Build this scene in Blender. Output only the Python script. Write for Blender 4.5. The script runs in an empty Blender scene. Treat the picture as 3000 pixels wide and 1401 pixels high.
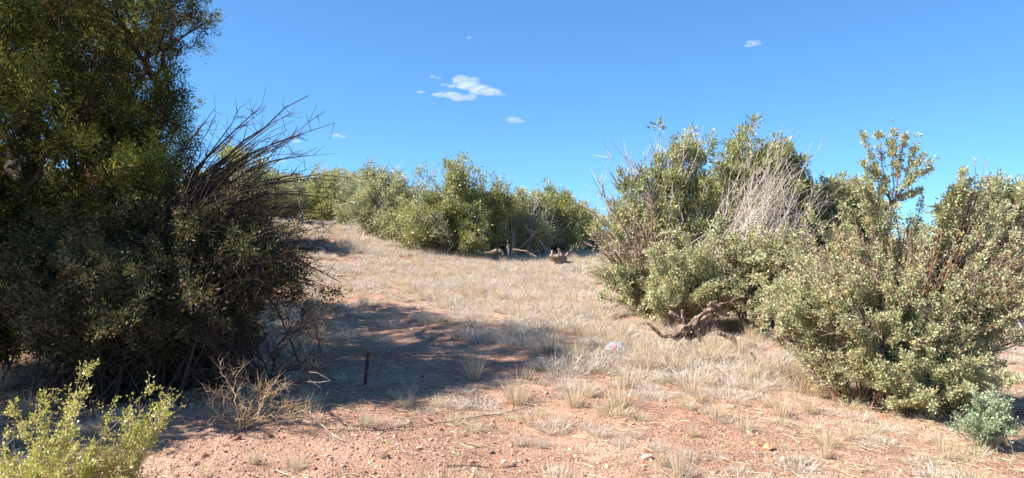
import bpy, math
import numpy as np

# ------------------------------------------------------------------ camera, sky, sun, exposure
SC = bpy.context.scene
COL = SC.collection
R = math.radians
CZ = 1.6                       # eye height
F = 2142.0                     # focal length in photo pixels (3000 wide)
SUN_EL = R(43.5)
SH_AZ = R(9.0)                # direction the shadows run, from +x towards +y

cam_d = bpy.data.cameras.new('camera')
cam_d.sensor_width = 36.0
cam_d.lens = 36.0 * F / 3000.0
cam_d.clip_start = 0.05
cam_d.clip_end = 20000.0
cam = bpy.data.objects.new('camera', cam_d)
cam.location = (0, 0, CZ)
cam.rotation_euler = (R(90), 0, 0)
COL.objects.link(cam)
SC.camera = cam

world = bpy.data.worlds.new('World')
SC.world = world
world.use_nodes = True
wn = world.node_tree
bg = wn.nodes.get('Background') or wn.nodes.new('ShaderNodeBackground')
wo = wn.nodes.get('World Output') or wn.nodes.new('ShaderNodeOutputWorld')
sky = wn.nodes.new('ShaderNodeTexSky')
sky.sky_type = 'NISHITA'
sky.sun_disc = False
sky.sun_elevation = SUN_EL
sky.altitude = 1400.0
sky.air_density = 0.85
sky.dust_density = 0.0
sky.ozone_density = 3.0
sun_from = (-math.cos(SH_AZ), -math.sin(SH_AZ))
sky.sun_rotation = math.atan2(sun_from[0], sun_from[1])
bg.inputs['Strength'].default_value = 0.095
gm = wn.nodes.new('ShaderNodeGamma'); gm.inputs['Gamma'].default_value = 0.72
hs = wn.nodes.new('ShaderNodeMixRGB'); hs.blend_type = 'MULTIPLY'; hs.inputs[0].default_value = 1.0
hs.inputs[2].default_value = (0.55, 1.02, 1.45, 1)
wn.links.new(sky.outputs[0], gm.inputs['Color'])
wn.links.new(gm.outputs[0], hs.inputs[1])
wn.links.new(hs.outputs[0], bg.inputs['Color'])
wn.links.new(bg.outputs[0], wo.inputs['Surface'])

sun_d = bpy.data.lights.new('sun', 'SUN')
sun_d.energy = 5.0
sun_d.angle = R(0.53)
sun_d.color = (1.0, 0.945, 0.87)
sun = bpy.data.objects.new('sun', sun_d)
sun.rotation_euler = (0, math.pi/2 - SUN_EL, math.atan2(sun_from[1], sun_from[0]))
COL.objects.link(sun)

SC.view_settings.view_transform = 'Standard'
SC.view_settings.look = 'None'
SC.view_settings.exposure = 1.3
SC.view_settings.gamma = 1.0
SC.view_settings.use_curve_mapping = False
SC.render.engine = 'CYCLES'
SC.cycles.max_bounces = 8
SC.cycles.volume_bounces = 5
SC.cycles.diffuse_bounces = 3
SC.cycles.transparent_max_bounces = 12
SC.cycles.caustics_reflective = False
SC.cycles.caustics_refractive = False

# ------------------------------------------------------------------ noise and terrain
def _hash(ix, iy, iz, seed):
    h = (ix.astype(np.int64)*374761393 + iy.astype(np.int64)*668265263 + iz.astype(np.int64)*2147483647 + seed*144665) & 0xffffffff
    h = ((h ^ (h >> 13)) * 1274126177) & 0xffffffff
    h = h ^ (h >> 16)
    return (h & 0xffffff) / float(0xffffff)

def vnoise(p, freq=1.0, seed=0):
    """value noise in -1..1 at points p (N,3)"""
    q = np.asarray(p, float)*freq
    i = np.floor(q).astype(np.int64)
    f = q - i
    f = f*f*(3 - 2*f)
    out = 0
    for dx in (0, 1):
        for dy in (0, 1):
            for dz in (0, 1):
                w = (f[:, 0] if dx else 1-f[:, 0])*(f[:, 1] if dy else 1-f[:, 1])*(f[:, 2] if dz else 1-f[:, 2])
                out = out + w*_hash(i[:, 0]+dx, i[:, 1]+dy, i[:, 2]+dz, seed)
    return out*2 - 1

def sstep(x, a, b):
    t = np.clip((x-a)/(b-a), 0, 1)
    return t*t*(3-2*t)

def gz(x, y):
    """height of the ground"""
    x = np.asarray(x, float); y = np.asarray(y, float)
    shp = np.broadcast(x, y).shape
    x = np.broadcast_to(x, shp).ravel(); y = np.broadcast_to(y, shp).ravel()
    d = np.clip(y-5, -3, 22)
    z = 0.028*d + 0.0011*np.maximum(d, 0)**2
    far = sstep(y, 27, 60)
    z = z - 0.5*far
    left = np.log1p(np.exp(np.clip(-(x+0.5)*1.2, -30, 30)))/1.2
    g = 0.145*sstep(y, 11, 27) + np.clip(y-28, 0, 50)*0.0032
    hill = 8.5*np.tanh(left*g/8.5)*(1-sstep(np.hypot(x, y), 120, 400))
    z = z + hill
    right = np.maximum(x-1.0, 0)
    z = z - 0.035*right*np.exp(-right/12) - 0.03*np.maximum(right-3, 0)*(1-sstep(right, 8, 40))
    p = np.stack([x, y, np.zeros_like(x)], 1)
    near = 1 - sstep(np.hypot(x, y), 40, 120)
    z = z + near*(0.06*vnoise(p, 0.45, 3) + 0.030*vnoise(p, 1.3, 4) + 0.018*vnoise(p, 3.2, 5) + 0.010*vnoise(p, 8.0, 6))
    z = z + (1-near)*1.2*vnoise(p, 0.01, 8)
    return z.reshape(shp)

def gz1(x, y):
    return float(gz(np.array([x]), np.array([y]))[0])

def P(px, py, d):
    """point seen at photo pixel (px, py), d metres ahead"""
    return np.array([(px-1500)/F*d, d, CZ-(py-700)/F*d])

def hit(px, py, far=120.0):
    """ground point seen at photo pixel (px, py)"""
    d = np.concatenate([np.arange(2.5, 40, 0.02), np.arange(40, far, .2)])
    x = (px-1500)/F*d
    z = CZ-(py-700)/F*d
    k = np.argmax(z <= gz(x, d))
    return np.array([x[k], d[k], gz1(x[k], d[k])])

# ------------------------------------------------------------------ mesh helpers
def mesh_np(name, verts, faces, mats, tint=None, smooth=False, fmat=None):
    me = bpy.data.meshes.new(name)
    verts = np.asarray(verts, np.float32)
    me.vertices.add(len(verts))
    me.vertices.foreach_set('co', verts.ravel())
    loops = np.concatenate([np.asarray(f, np.int32).ravel() for f in faces])
    sizes = np.concatenate([np.full(len(f), np.asarray(f).shape[1], np.int32) for f in faces])
    starts = np.concatenate([[0], np.cumsum(sizes)[:-1]]).astype(np.int32)
    me.loops.add(len(loops))
    me.loops.foreach_set('vertex_index', loops)
    me.polygons.add(len(sizes))
    me.polygons.foreach_set('loop_start', starts)
    me.polygons.foreach_set('loop_total', sizes)
    if fmat is not None:
        me.polygons.foreach_set('material_index', np.asarray(fmat, np.int32))
    me.polygons.foreach_set('use_smooth', np.full(len(sizes), smooth))
    me.update(calc_edges=True)
    if tint is not None:
        a = me.attributes.new('tint', 'FLOAT', 'FACE')
        a.data.foreach_set('value', np.asarray(tint, np.float32))
    for m in (mats if isinstance(mats, (list, tuple)) else [mats]):
        me.materials.append(m)
    return me

def link(name, me, parent=None, loc=None, rotz=0.0, **props):
    o = bpy.data.objects.new(name, me)
    COL.objects.link(o)
    if parent is not None:
        o.parent = parent
    if loc is not None:
        o.location = [float(v) for v in loc]
    if rotz:
        o.rotation_euler = (0, 0, rotz)
    for k, v in props.items():
        if v is not None:
            o[k] = v
    return o

def thing(name, label, cat, loc, group=None):
    return link(name, None, None, loc, label=label, category=cat, group=group)

def norm(v):
    return v/np.maximum(np.linalg.norm(v, axis=-1, keepdims=True), 1e-9)

def tubes(paths, radii, sides):
    """paths (N,K,3), radii (N,K) -> verts, quads"""
    N, K, _ = paths.shape
    t = np.empty_like(paths)
    t[:, 1:-1] = paths[:, 2:]-paths[:, :-2]
    t[:, 0] = paths[:, 1]-paths[:, 0]
    t[:, -1] = paths[:, -1]-paths[:, -2]
    t = norm(t)
    ref = np.tile(np.array([0.31, 0.17, 0.93]), (N, K, 1))
    bad = np.abs((t*ref).sum(-1)) > 0.93
    mean_bad = bad.any(axis=1)
    ref[mean_bad] = np.array([0.9, -0.4, 0.1])
    u = norm(np.cross(t, ref)); v = np.cross(t, u)
    a = np.arange(sides)/sides*2*np.pi
    ring = paths[:, :, None, :] + radii[:, :, None, None]*(np.cos(a)[None, None, :, None]*u[:, :, None, :] + np.sin(a)[None, None, :, None]*v[:, :, None, :])
    V = ring.reshape(-1, 3)
    n, k, s = np.meshgrid(np.arange(N), np.arange(K-1), np.arange(sides), indexing='ij')
    s2 = (s+1) % sides
    b = n*K*sides
    q = np.stack([b+k*sides+s, b+k*sides+s2, b+(k+1)*sides+s2, b+(k+1)*sides+s], -1).reshape(-1, 4)
    return V, q

def merge(parts):
    """parts: list of (verts, faces(array), tint(array) or float)"""
    V, Fs, T = [], {}, {}
    o = 0
    for v, f, t in parts:
        k = f.shape[1]
        Fs.setdefault(k, []).append(f+o)
        T.setdefault(k, []).append(np.broadcast_to(np.asarray(t, float), (len(f),)))
        V.append(v); o += len(v)
    ks = sorted(Fs)
    return np.concatenate(V), [np.concatenate(Fs[k]) for k in ks], np.concatenate([np.concatenate(T[k]) for k in ks])

# ------------------------------------------------------------------ materials
def nodes(name):
    m = bpy.data.materials.new(name)
    m.use_nodes = True
    nt = m.node_tree
    for n in list(nt.nodes):
        nt.nodes.remove(n)
    out = nt.nodes.new('ShaderNodeOutputMaterial')
    return m, nt, out

def ramp(nt, stops, inp=None):
    r = nt.nodes.new('ShaderNodeValToRGB')
    el = r.color_ramp.elements
    while len(el) < len(stops):
        el.new(0.5)
    for e, (p, c) in zip(el, stops):
        e.position = p; e.color = (*c, 1)
    if inp is not None:
        nt.links.new(inp, r.inputs[0])
    return r

def leaf_mat(name, stops, trans=0.3, gloss=0.04, rough=0.45):
    m, nt, out = nodes(name)
    at = nt.nodes.new('ShaderNodeAttribute'); at.attribute_name = 'tint'
    r = ramp(nt, stops, at.outputs['Fac'])
    d = nt.nodes.new('ShaderNodeBsdfDiffuse'); t = nt.nodes.new('ShaderNodeBsdfTranslucent')
    nt.links.new(r.outputs[0], d.inputs[0]); nt.links.new(r.outputs[0], t.inputs[0])
    mx = nt.nodes.new('ShaderNodeMixShader'); mx.inputs[0].default_value = trans
    nt.links.new(d.outputs[0], mx.inputs[1]); nt.links.new(t.outputs[0], mx.inputs[2])
    last = mx
    if gloss > 0:
        g = nt.nodes.new('ShaderNodeBsdfGlossy'); g.inputs['Roughness'].default_value = rough
        g.inputs['Color'].default_value = (1, 1, 1, 1)
        m2 = nt.nodes.new('ShaderNodeMixShader'); m2.inputs[0].default_value = gloss
        nt.links.new(mx.outputs[0], m2.inputs[1]); nt.links.new(g.outputs[0], m2.inputs[2])
        last = m2
    nt.links.new(last.outputs[0], out.inputs['Surface'])
    return m

def bark_mat(name, c1, c2, scale=30.0, bump=0.5, spots=None):
    m, nt, out = nodes(name)
    tc = nt.nodes.new('ShaderNodeTexCoord')
    mp = nt.nodes.new('ShaderNodeMapping'); mp.inputs['Scale'].default_value = (1, 1, 0.25)
    nt.links.new(tc.outputs['Object'], mp.inputs[0])
    n = nt.nodes.new('ShaderNodeTexNoise'); n.inputs['Scale'].default_value = scale; n.inputs['Detail'].default_value = 6
    nt.links.new(mp.outputs[0], n.inputs[0])
    r = ramp(nt, [(0.32, c1), (0.68, c2)], n.outputs[0])
    col = r.outputs[0]
    if spots is not None:
        n2 = nt.nodes.new('ShaderNodeTexNoise'); n2.inputs['Scale'].default_value = 5.0; n2.inputs['Detail'].default_value = 3
        nt.links.new(tc.outputs['Object'], n2.inputs[0])
        r2 = ramp(nt, [(0.52, (0, 0, 0)), (0.62, (1, 1, 1))], n2.outputs[0])
        mx = nt.nodes.new('ShaderNodeMixRGB')
        nt.links.new(r2.outputs[0], mx.inputs[0]); nt.links.new(col, mx.inputs[1]); mx.inputs[2].default_value = (*spots, 1)
        col = mx.outputs[0]
    b = nt.nodes.new('ShaderNodeBsdfPrincipled'); b.inputs['Roughness'].default_value = 0.85
    b.inputs['Specular IOR Level'].default_value = 0.2
    nt.links.new(col, b.inputs['Base Color'])
    bp = nt.nodes.new('ShaderNodeBump'); bp.inputs['Strength'].default_value = bump; bp.inputs['Distance'].default_value = 0.01
    nt.links.new(n.outputs[0], bp.inputs['Height']); nt.links.new(bp.outputs[0], b.inputs['Normal'])
    nt.links.new(b.outputs[0], out.inputs['Surface'])
    return m

M = {}
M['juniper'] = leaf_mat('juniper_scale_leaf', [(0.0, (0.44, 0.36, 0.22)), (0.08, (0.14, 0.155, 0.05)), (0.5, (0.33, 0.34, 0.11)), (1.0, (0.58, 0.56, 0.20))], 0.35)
M['juniper_shaded'] = leaf_mat('juniper_leaf_painted_shade', [(0.0, (0.28, 0.16, 0.07)), (0.10, (0.02, 0.038, 0.014)), (0.5, (0.052, 0.068, 0.018)), (1.0, (0.60, 0.56, 0.11))], 0.3, 0.0)  # inner shade and sunlit patches put into the leaf colours
M['juniper_pale'] = leaf_mat('juniper_leaf_pale', [(0.0, (0.52, 0.44, 0.33)), (0.1, (0.22, 0.23, 0.11)), (0.5, (0.41, 0.41, 0.20)), (1.0, (0.62, 0.59, 0.31))], 0.35)
M['algerita'] = leaf_mat('grey_green_leaf', [(0.0, (0.60, 0.40, 0.20)), (0.12, (0.26, 0.28, 0.14)), (0.5, (0.47, 0.48, 0.25)), (0.85, (0.62, 0.61, 0.33)), (1.0, (0.66, 0.60, 0.30))], 0.3, 0.03)
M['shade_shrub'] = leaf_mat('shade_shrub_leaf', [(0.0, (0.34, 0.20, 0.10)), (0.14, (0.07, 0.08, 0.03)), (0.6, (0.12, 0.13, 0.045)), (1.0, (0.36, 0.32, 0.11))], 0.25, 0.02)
M['yellow_shrub'] = leaf_mat('yellow_green_leaf', [(0.0, (0.60, 0.48, 0.20)), (0.1, (0.28, 0.30, 0.07)), (0.5, (0.46, 0.47, 0.10)), (1.0, (0.68, 0.63, 0.18))], 0.4, 0.05)
M['sapling'] = leaf_mat('blue_green_leaf', [(0.0, (0.35, 0.30, 0.16)), (0.1, (0.20, 0.28, 0.16)), (0.6, (0.30, 0.38, 0.21)), (1.0, (0.46, 0.50, 0.28))], 0.25, 0.06)
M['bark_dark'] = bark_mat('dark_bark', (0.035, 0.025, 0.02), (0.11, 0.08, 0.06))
M['bark_grey'] = bark_mat('grey_bark', (0.30, 0.26, 0.23), (0.60, 0.54, 0.48))
M['bark_pink'] = bark_mat('pinkish_twig', (0.34, 0.22, 0.16), (0.66, 0.50, 0.39))
M['bark_white'] = bark_mat('bleached_twig', (0.40, 0.33, 0.27), (0.74, 0.65, 0.56))
M['bark_rust'] = bark_mat('rusty_bark', (0.10, 0.06, 0.045), (0.26, 0.17, 0.13), 22, 0.5, (0.27, 0.125, 0.05))
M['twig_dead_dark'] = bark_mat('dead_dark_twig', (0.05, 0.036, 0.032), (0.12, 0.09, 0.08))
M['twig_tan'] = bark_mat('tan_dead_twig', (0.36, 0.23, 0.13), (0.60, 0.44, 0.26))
M['wood'] = bark_mat('weathered_wood', (0.10, 0.06, 0.04), (0.36, 0.26, 0.19), 26, 0.9)
M['wood_far'] = bark_mat('old_grey_wood', (0.18, 0.13, 0.10), (0.42, 0.33, 0.25), 20, 0.8)
M['wood_pale'] = bark_mat('bleached_wood', (0.30, 0.24, 0.18), (0.58, 0.50, 0.41), 26, 0.8)
M['straw'] = leaf_mat('straw_blade', [(0.0, (0.38, 0.27, 0.17)), (0.3, (0.68, 0.55, 0.37)), (1.0, (0.84, 0.73, 0.53))], 0.4, 0.0)
M['greygrass'] = leaf_mat('grey_blade', [(0.0, (0.34, 0.26, 0.20)), (0.3, (0.62, 0.53, 0.43)), (1.0, (0.84, 0.75, 0.63))], 0.35, 0.0)
M['greengrass'] = leaf_mat('pale_green_blade', [(0.0, (0.48, 0.38, 0.26)), (0.25, (0.50, 0.46, 0.28)), (0.6, (0.66, 0.60, 0.41)), (1.0, (0.80, 0.72, 0.54))], 0.4, 0.0)
M['browngrass'] = leaf_mat('brown_blade', [(0.0, (0.25, 0.17, 0.10)), (0.4, (0.50, 0.37, 0.21)), (1.0, (0.72, 0.58, 0.37))], 0.4, 0.0)

def ground_mat():
    m, nt, out = nodes('red_dirt')
    L = nt.links.new
    tc = nt.nodes.new('ShaderNodeTexCoord')
    def noise(s, det=6, rough=0.6):
        n = nt.nodes.new('ShaderNodeTexNoise'); n.inputs['Scale'].default_value = s
        n.inputs['Detail'].default_value = det; n.inputs['Roughness'].default_value = rough
        L(tc.outputs['Object'], n.inputs[0]); return n
    n1 = noise(0.5, 8); n2 = noise(3.2, 10, 0.75); n3 = noise(28, 9, 0.8)
    r1 = ramp(nt, [(0.3, (0.34, 0.19, 0.13)), (0.5, (0.45, 0.275, 0.19)), (0.68, (0.57, 0.39, 0.29))], n1.outputs[0])
    r2 = ramp(nt, [(0.3, (0.60, 0.56, 0.54)), (0.7, (1.18, 1.15, 1.12))], n2.outputs[0])
    mx = nt.nodes.new('ShaderNodeMixRGB'); mx.blend_type = 'MULTIPLY'; mx.inputs[0].default_value = 0.8
    L(r1.outputs[0], mx.inputs[1]); L(r2.outputs[0], mx.inputs[2])
    vo = nt.nodes.new('ShaderNodeTexVoronoi'); vo.inputs['Scale'].default_value = 55
    L(tc.outputs['Object'], vo.inputs[0])
    sp = nt.nodes.new('ShaderNodeSeparateColor'); L(vo.outputs['Color'], sp.inputs[0])
    r3 = ramp(nt, [(0.0, (0.5, 0.42, 0.40)), (0.2, (0.9, 0.88, 0.87)), (0.5, (1, 1, 1)), (1.0, (1.25, 1.22, 1.2))], sp.outputs[0])
    mx2 = nt.nodes.new('ShaderNodeMixRGB'); mx2.blend_type = 'MULTIPLY'; mx2.inputs[0].default_value = 0.7
    L(mx.outputs[0], mx2.inputs[1]); L(r3.outputs[0], mx2.inputs[2])
    b = nt.nodes.new('ShaderNodeBsdfPrincipled'); b.inputs['Roughness'].default_value = 0.95
    b.inputs['Specular IOR Level'].default_value = 0.1
    L(mx2.outputs[0], b.inputs['Base Color'])
    ad = nt.nodes.new('ShaderNodeMath'); ad.operation = 'ADD'
    mu = nt.nodes.new('ShaderNodeMath'); mu.operation = 'MULTIPLY'; mu.inputs[1].default_value = -.5
    L(vo.outputs['Distance'], mu.inputs[0]); L(mu.outputs[0], ad.inputs[0]); L(n3.outputs[0], ad.inputs[1])
    bp = nt.nodes.new('ShaderNodeBump'); bp.inputs['Strength'].default_value = 1.0; bp.inputs['Distance'].default_value = 0.02
    L(ad.outputs[0], bp.inputs['Height']); L(bp.outputs[0], b.inputs['Normal'])
    L(b.outputs[0], out.inputs['Surface'])
    return m
M['ground'] = ground_mat()

def stone_mat(name, stops, scale=18.0):
    m, nt, out = nodes(name)
    oi = nt.nodes.new('ShaderNodeObjectInfo')
    r = ramp(nt, stops, oi.outputs['Random'])
    tc = nt.nodes.new('ShaderNodeTexCoord')
    n = nt.nodes.new('ShaderNodeTexNoise'); n.inputs['Scale'].default_value = scale; n.inputs['Detail'].default_value = 5
    nt.links.new(tc.outputs['Object'], n.inputs[0])
    r2 = ramp(nt, [(0.3, (0.75, 0.72, 0.7)), (0.7, (1.15, 1.13, 1.1))], n.outputs[0])
    mx = nt.nodes.new('ShaderNodeMixRGB'); mx.blend_type = 'MULTIPLY'; mx.inputs[0].default_value = 1
    nt.links.new(r.outputs[0], mx.inputs[1]); nt.links.new(r2.outputs[0], mx.inputs[2])
    b = nt.nodes.new('ShaderNodeBsdfPrincipled'); b.inputs['Roughness'].default_value = 0.9
    b.inputs['Specular IOR Level'].default_value = 0.15
    nt.links.new(mx.outputs[0], b.inputs['Base Color'])
    bp = nt.nodes.new('ShaderNodeBump'); bp.inputs['Strength'].default_value = 0.5; bp.inputs['Distance'].default_value = 0.004
    nt.links.new(n.outputs[0], bp.inputs['Height']); nt.links.new(bp.outputs[0], b.inputs['Normal'])
    nt.links.new(b.outputs[0], out.inputs['Surface'])
    return m
M['stone'] = stone_mat('gravel_stone', [(0.0, (0.20, 0.10, 0.07)), (0.3, (0.38, 0.22, 0.155)), (0.7, (0.52, 0.34, 0.25)), (1.0, (0.64, 0.48, 0.39))])
M['rock_pale'] = stone_mat('pale_rock', [(0.0, (0.55, 0.40, 0.30)), (1.0, (0.62, 0.48, 0.38))], 25)
M['rock_orange'] = stone_mat('orange_rock', [(0.0, (0.50, 0.29, 0.15)), (1.0, (0.52, 0.31, 0.17))], 25)
M['rock_red'] = stone_mat('red_rock', [(0.0, (0.22, 0.09, 0.065)), (1.0, (0.32, 0.15, 0.11))], 25)
M['rock_brown'] = stone_mat('brown_rock', [(0.0, (0.26, 0.17, 0.12)), (1.0, (0.34, 0.24, 0.18))], 25)

# ------------------------------------------------------------------ ground
def axis(fine_a, fine_b, step, lo, hi, g=1.06):
    a = list(np.arange(fine_a, fine_b, step))
    s, v, up = step, a[-1], []
    while v < hi:
        s *= g; v += s; up.append(v)
    s, v, dn = step, a[0], []
    while v > lo:
        s *= g; v -= s; dn.append(v)
    return np.array(dn[::-1]+a+up)

gx = axis(-4.2, 5.0, 0.07, -4000, 4000)
gy = axis(4.2, 11.0, 0.06, -60, 6000)
X, Y = np.meshgrid(gx, gy, indexing='xy')
Z = gz(X, Y)
nx, ny = len(gx), len(gy)
idx = np.arange(nx*ny).reshape(ny, nx)
q = np.stack([idx[:-1, :-1], idx[:-1, 1:], idx[1:, 1:], idx[1:, :-1]], -1).reshape(-1, 4)
link('ground', mesh_np('ground', np.stack([X, Y, Z], -1).reshape(-1, 3), [q], M['ground'], smooth=True), kind='structure')

# ------------------------------------------------------------------ woody plants
def sample_lobes(lobes, n, rng, shell=0.5, gap=0.0, gapf=1.6, seed=0, ground=True, rag=.3):
    """lobes: (px, py, rpx, rpy, d, rd[, weight]) in photo pixels and metres"""
    C, Rr, W = [], [], []
    for l in lobes:
        px, py, rx, ry, d, rd = l[:6]
        C.append(P(px, py, d)); r = np.array([rx/F*d, rd, ry/F*d]); Rr.append(r)
        W.append((l[6] if len(l) > 6 else 1.0)*(r[0]*r[1]*r[2])**(0.75))
    C, Rr, W = np.array(C), np.array(Rr), np.array(W)/sum(W)
    k = rng.choice(len(C), n*3, p=W)
    v = norm(rng.normal(size=(n*3, 3)))
    u = rng.random(n*3)
    rad = shell + (1-shell)*u**0.6
    rad = np.where(rng.random(n*3) < 0.82, rad, u**0.5)
    rad = rad*(1+rag*vnoise(v+k[:, None]*3.7, 2.4, seed+7)) + np.where(rng.random(n*3) < .07, rng.uniform(.05, .35, n*3), 0)
    pts = C[k] + v*rad[:, None]*Rr[k]
    nrm = norm(v/Rr[k])
    ok = np.ones(len(pts), bool)
    if gap > 0:
        ok &= vnoise(pts, gapf, seed+11) > (-1+2*gap)*0.55
    if ground:
        ok &= pts[:, 2] > gz(pts[:, 0], pts[:, 1]) + 0.06
    pts, nrm = pts[ok][:n], nrm[ok][:n]
    return pts, nrm

def grow(roots, targets, rng, bf=0.35, nint=4, wig=0.05, lift=0.2):
    """connect every target to the nearest point of the growing skeleton; returns paths and radii counts"""
    cap = sum(len(r) for r in roots) + len(targets)*(nint+1) + 8
    Pn = np.zeros((cap, 3)); par = np.full(cap, -1); Ln = np.full(cap, 1e9); dirn = np.zeros((cap, 3))
    n = 0
    trunk_paths = []
    for r in roots:
        ids = []
        for i, p in enumerate(r):
            Pn[n] = p
            if i:
                par[n] = n-1; Ln[n] = Ln[n-1]+np.linalg.norm(p-Pn[n-1]); dirn[n] = norm(p-Pn[n-1])
            else:
                Ln[n] = 0; dirn[n] = (0, 0, 1)
            ids.append(n); n += 1
        trunk_paths.append(ids)
    base = roots[0][0]
    order = np.argsort(np.linalg.norm(targets-base, axis=1)*(1+0.05*rng.random(len(targets))))
    paths = np.zeros((len(targets), nint+2), int)
    for j, ti in enumerate(order):
        t = targets[ti]
        dv = t-Pn[:n]
        dd = np.sqrt((dv*dv).sum(1))
        cosd = (dv*dirn[:n]).sum(1)/np.maximum(dd, 1e-6)
        k = int(np.argmin(dd*(1.25-0.35*cosd) + bf*Ln[:n]))
        p0 = Pn[k]; d = dd[k]
        c = p0 + dirn[k]*d*0.35 + np.array([0, 0, lift*d])*0.6
        ids = [k]; prev = k
        for m in range(1, nint+2):
            s = m/(nint+1)
            p = (1-s)**2*p0 + 2*s*(1-s)*c + s*s*t
            if m <= nint:
                p = p + rng.normal(size=3)*wig*d
            Pn[n] = p; par[n] = prev
            e = p-Pn[prev]; le = math.sqrt((e*e).sum())+1e-9
            Ln[n] = Ln[prev]+le; dirn[n] = e/le
            ids.append(n); prev = n; n += 1
        paths[j] = ids
    cnt = np.zeros(n)
    cnt[paths[:, -1]] = 1
    for i in range(n-1, -1, -1):
        if par[i] >= 0:
            cnt[par[i]] += cnt[i]
    return Pn[:n], dirn[:n], cnt, paths, trunk_paths, order

def wood_parts(Pn, cnt, paths, trunks, rtip, pw, rmax, thick, origin):
    rad = np.minimum(rtip*np.maximum(cnt, 1)**pw, rmax)
    out = {'thick': [], 'thin': []}
    pp = Pn[paths]-origin
    rr = rad[paths].copy(); rr[:, 0] = rr[:, 1]
    tip = cnt[paths[:, -1]] <= 1
    rr[tip, -1] *= 0.45
    big = rr[:, 0] > thick
    if big.any():
        v, f = tubes(pp[big], rr[big], 7); out['thick'].append((v, f, 0.5))
    if (~big).any():
        v, f = tubes(pp[~big], rr[~big], 3); out['thin'].append((v, f, 0.5))
    for ids in trunks:
        tp = Pn[ids][None]-origin; tr = rad[ids][None].copy()
        tr = np.maximum(tr, rtip*2)
        v, f = tubes(tp, tr, 10); out['thick'].append((v, f, 0.5))
    return out

def leaves(cent, dirs, tintc, rng, per, axis_len, spread, leaf, width, ang=0.7, quad=False, tj=0.12, droop=0.0, origin=None):
    """leaf-sized faces scattered along a short axis from cent towards dirs"""
    N = len(cent)
    k = np.repeat(np.arange(N), per)
    n = len(k)
    s = rng.random(n)**0.8
    ax = dirs[k]
    b = cent[k] + ax*(s*axis_len*rng.uniform(0.7, 1.3, n))[:, None]
    off = rng.normal(size=(n, 3))
    off -= (off*ax).sum(1)[:, None]*ax
    off *= (spread*(1.15-0.75*s))[:, None]
    b = b + off
    d = norm(ax*(1-ang) + norm(off)*ang + rng.normal(size=(n, 3))*0.35 - np.array([0, 0, droop]))
    w = norm(np.cross(d, rng.normal(size=(n, 3))))
    L = leaf*rng.uniform(0.65, 1.35, n)[:, None]; Wd = width*rng.uniform(0.7, 1.3, n)[:, None]
    t = np.clip(tintc[k] + rng.normal(size=n)*tj, 0, 1)
    if origin is not None:
        b = b-origin
    if quad:
        nn = np.cross(d, w)*0.22
        V = np.stack([b, b+d*L*0.5+w*Wd*0.5+nn*Wd, b+d*L, b+d*L*0.5-w*Wd*0.5+nn*Wd], 1).reshape(-1, 3)
        f = np.arange(n*4).reshape(-1, 4)
    else:
        V = np.stack([b-w*Wd*0.5, b+w*Wd*0.5, b+d*L], 1).reshape(-1, 3)
        f = np.arange(n*3).reshape(-1, 3)
    return V, f, t

def plant(name, label, cat, base, stems, lobes, n, seed, leafmat, barkmat, group=None, shell=0.5, gap=0.25, gapf=1.6,
          bf=0.35, wig=0.05, lift=0.2, rtip=0.004, pw=0.5, rmax=0.3, thick=0.02, per=40, axis_len=0.14, spread=0.05,
          leaf=0.03, width=0.012, ang=0.6, quad=False, up=0.5, brown=0.05, tmean=0.5, tvar=0.2, leafy=1.0, along=1,
          extra=None, names=('trunk', 'branches', 'crown'), bare=None, barebark=None, barename='dead_branches', droop=0.0, rw=0.0):
    rng = np.random.default_rng(seed)
    base = np.asarray(base, float)
    T, Nn = sample_lobes(lobes, n, rng, shell, gap, gapf, seed)
    if extra is not None:
        T = np.concatenate([T, extra]); Nn = np.concatenate([Nn, norm(extra-base)])
    Pn, dirn, cnt, paths, trunks, order = grow(stems, T, rng, bf, 4, wig, lift)
    root = thing(name, label, cat, base, group)
    W = wood_parts(Pn, cnt, paths, trunks, rtip, pw, rmax, thick, base)
    for key, nm in (('thick', names[0]), ('thin', names[1])):
        if W[key]:
            v, f, t = merge(W[key])
            link(nm, mesh_np(nm, v, f, M[barkmat], smooth=True), root, kind='stuff' if key == 'thin' else None)
    # leaves at the tips and along the last stretch
    C, D = [], []
    tip = Pn[paths[:, -1]]; bd = norm(tip-Pn[paths[:, -2]])
    outw = Nn[order]
    keep = rng.random(len(tip)) < leafy
    rv = norm(tip-base-[0, 0, -.2])*rw
    dd = norm((bd*0.5 + outw*0.6)*(1-.7*min(rw, 1)) + rv + np.array([0, 0, up]) + rng.normal(size=tip.shape)*0.25)
    C.append(tip[keep]-dd[keep]*axis_len*0.4); D.append(dd[keep])
    for a in range(along):
        kk = rng.random(len(tip)) < leafy*0.8
        q = Pn[paths[:, -2-a]]
        dq = norm(norm(q-base)*rw + norm(Pn[paths[:, -1-a]]-q)*0.5 + rng.normal(size=q.shape)*0.55 + np.array([0, 0, up*0.7]))
        C.append(q[kk]); D.append(dq[kk])
    C = np.concatenate(C); D = np.concatenate(D)
    tc = np.clip(tmean + tvar*vnoise(C, 1.3, seed+3) + rng.normal(size=len(C))*tvar*0.45, 0.12, 1)
    tc[rng.random(len(C)) < brown] = 0.0
    v, f, t = leaves(C, D, tc, rng, per, axis_len, spread, leaf, width, ang, quad, 0.10, droop, base)
    link(names[2], mesh_np(names[2], v, [f], M[leafmat], t), root, kind='stuff')
    if bare:
        bl, bn = bare
        T2 = bl(rng, bn) if callable(bl) else sample_lobes(bl, bn, rng, 0.6, 0, 1, seed+5)[0]
        dead_fan(root, base, T2, seed+9, barebark or barkmat, barename)
    return root

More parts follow.
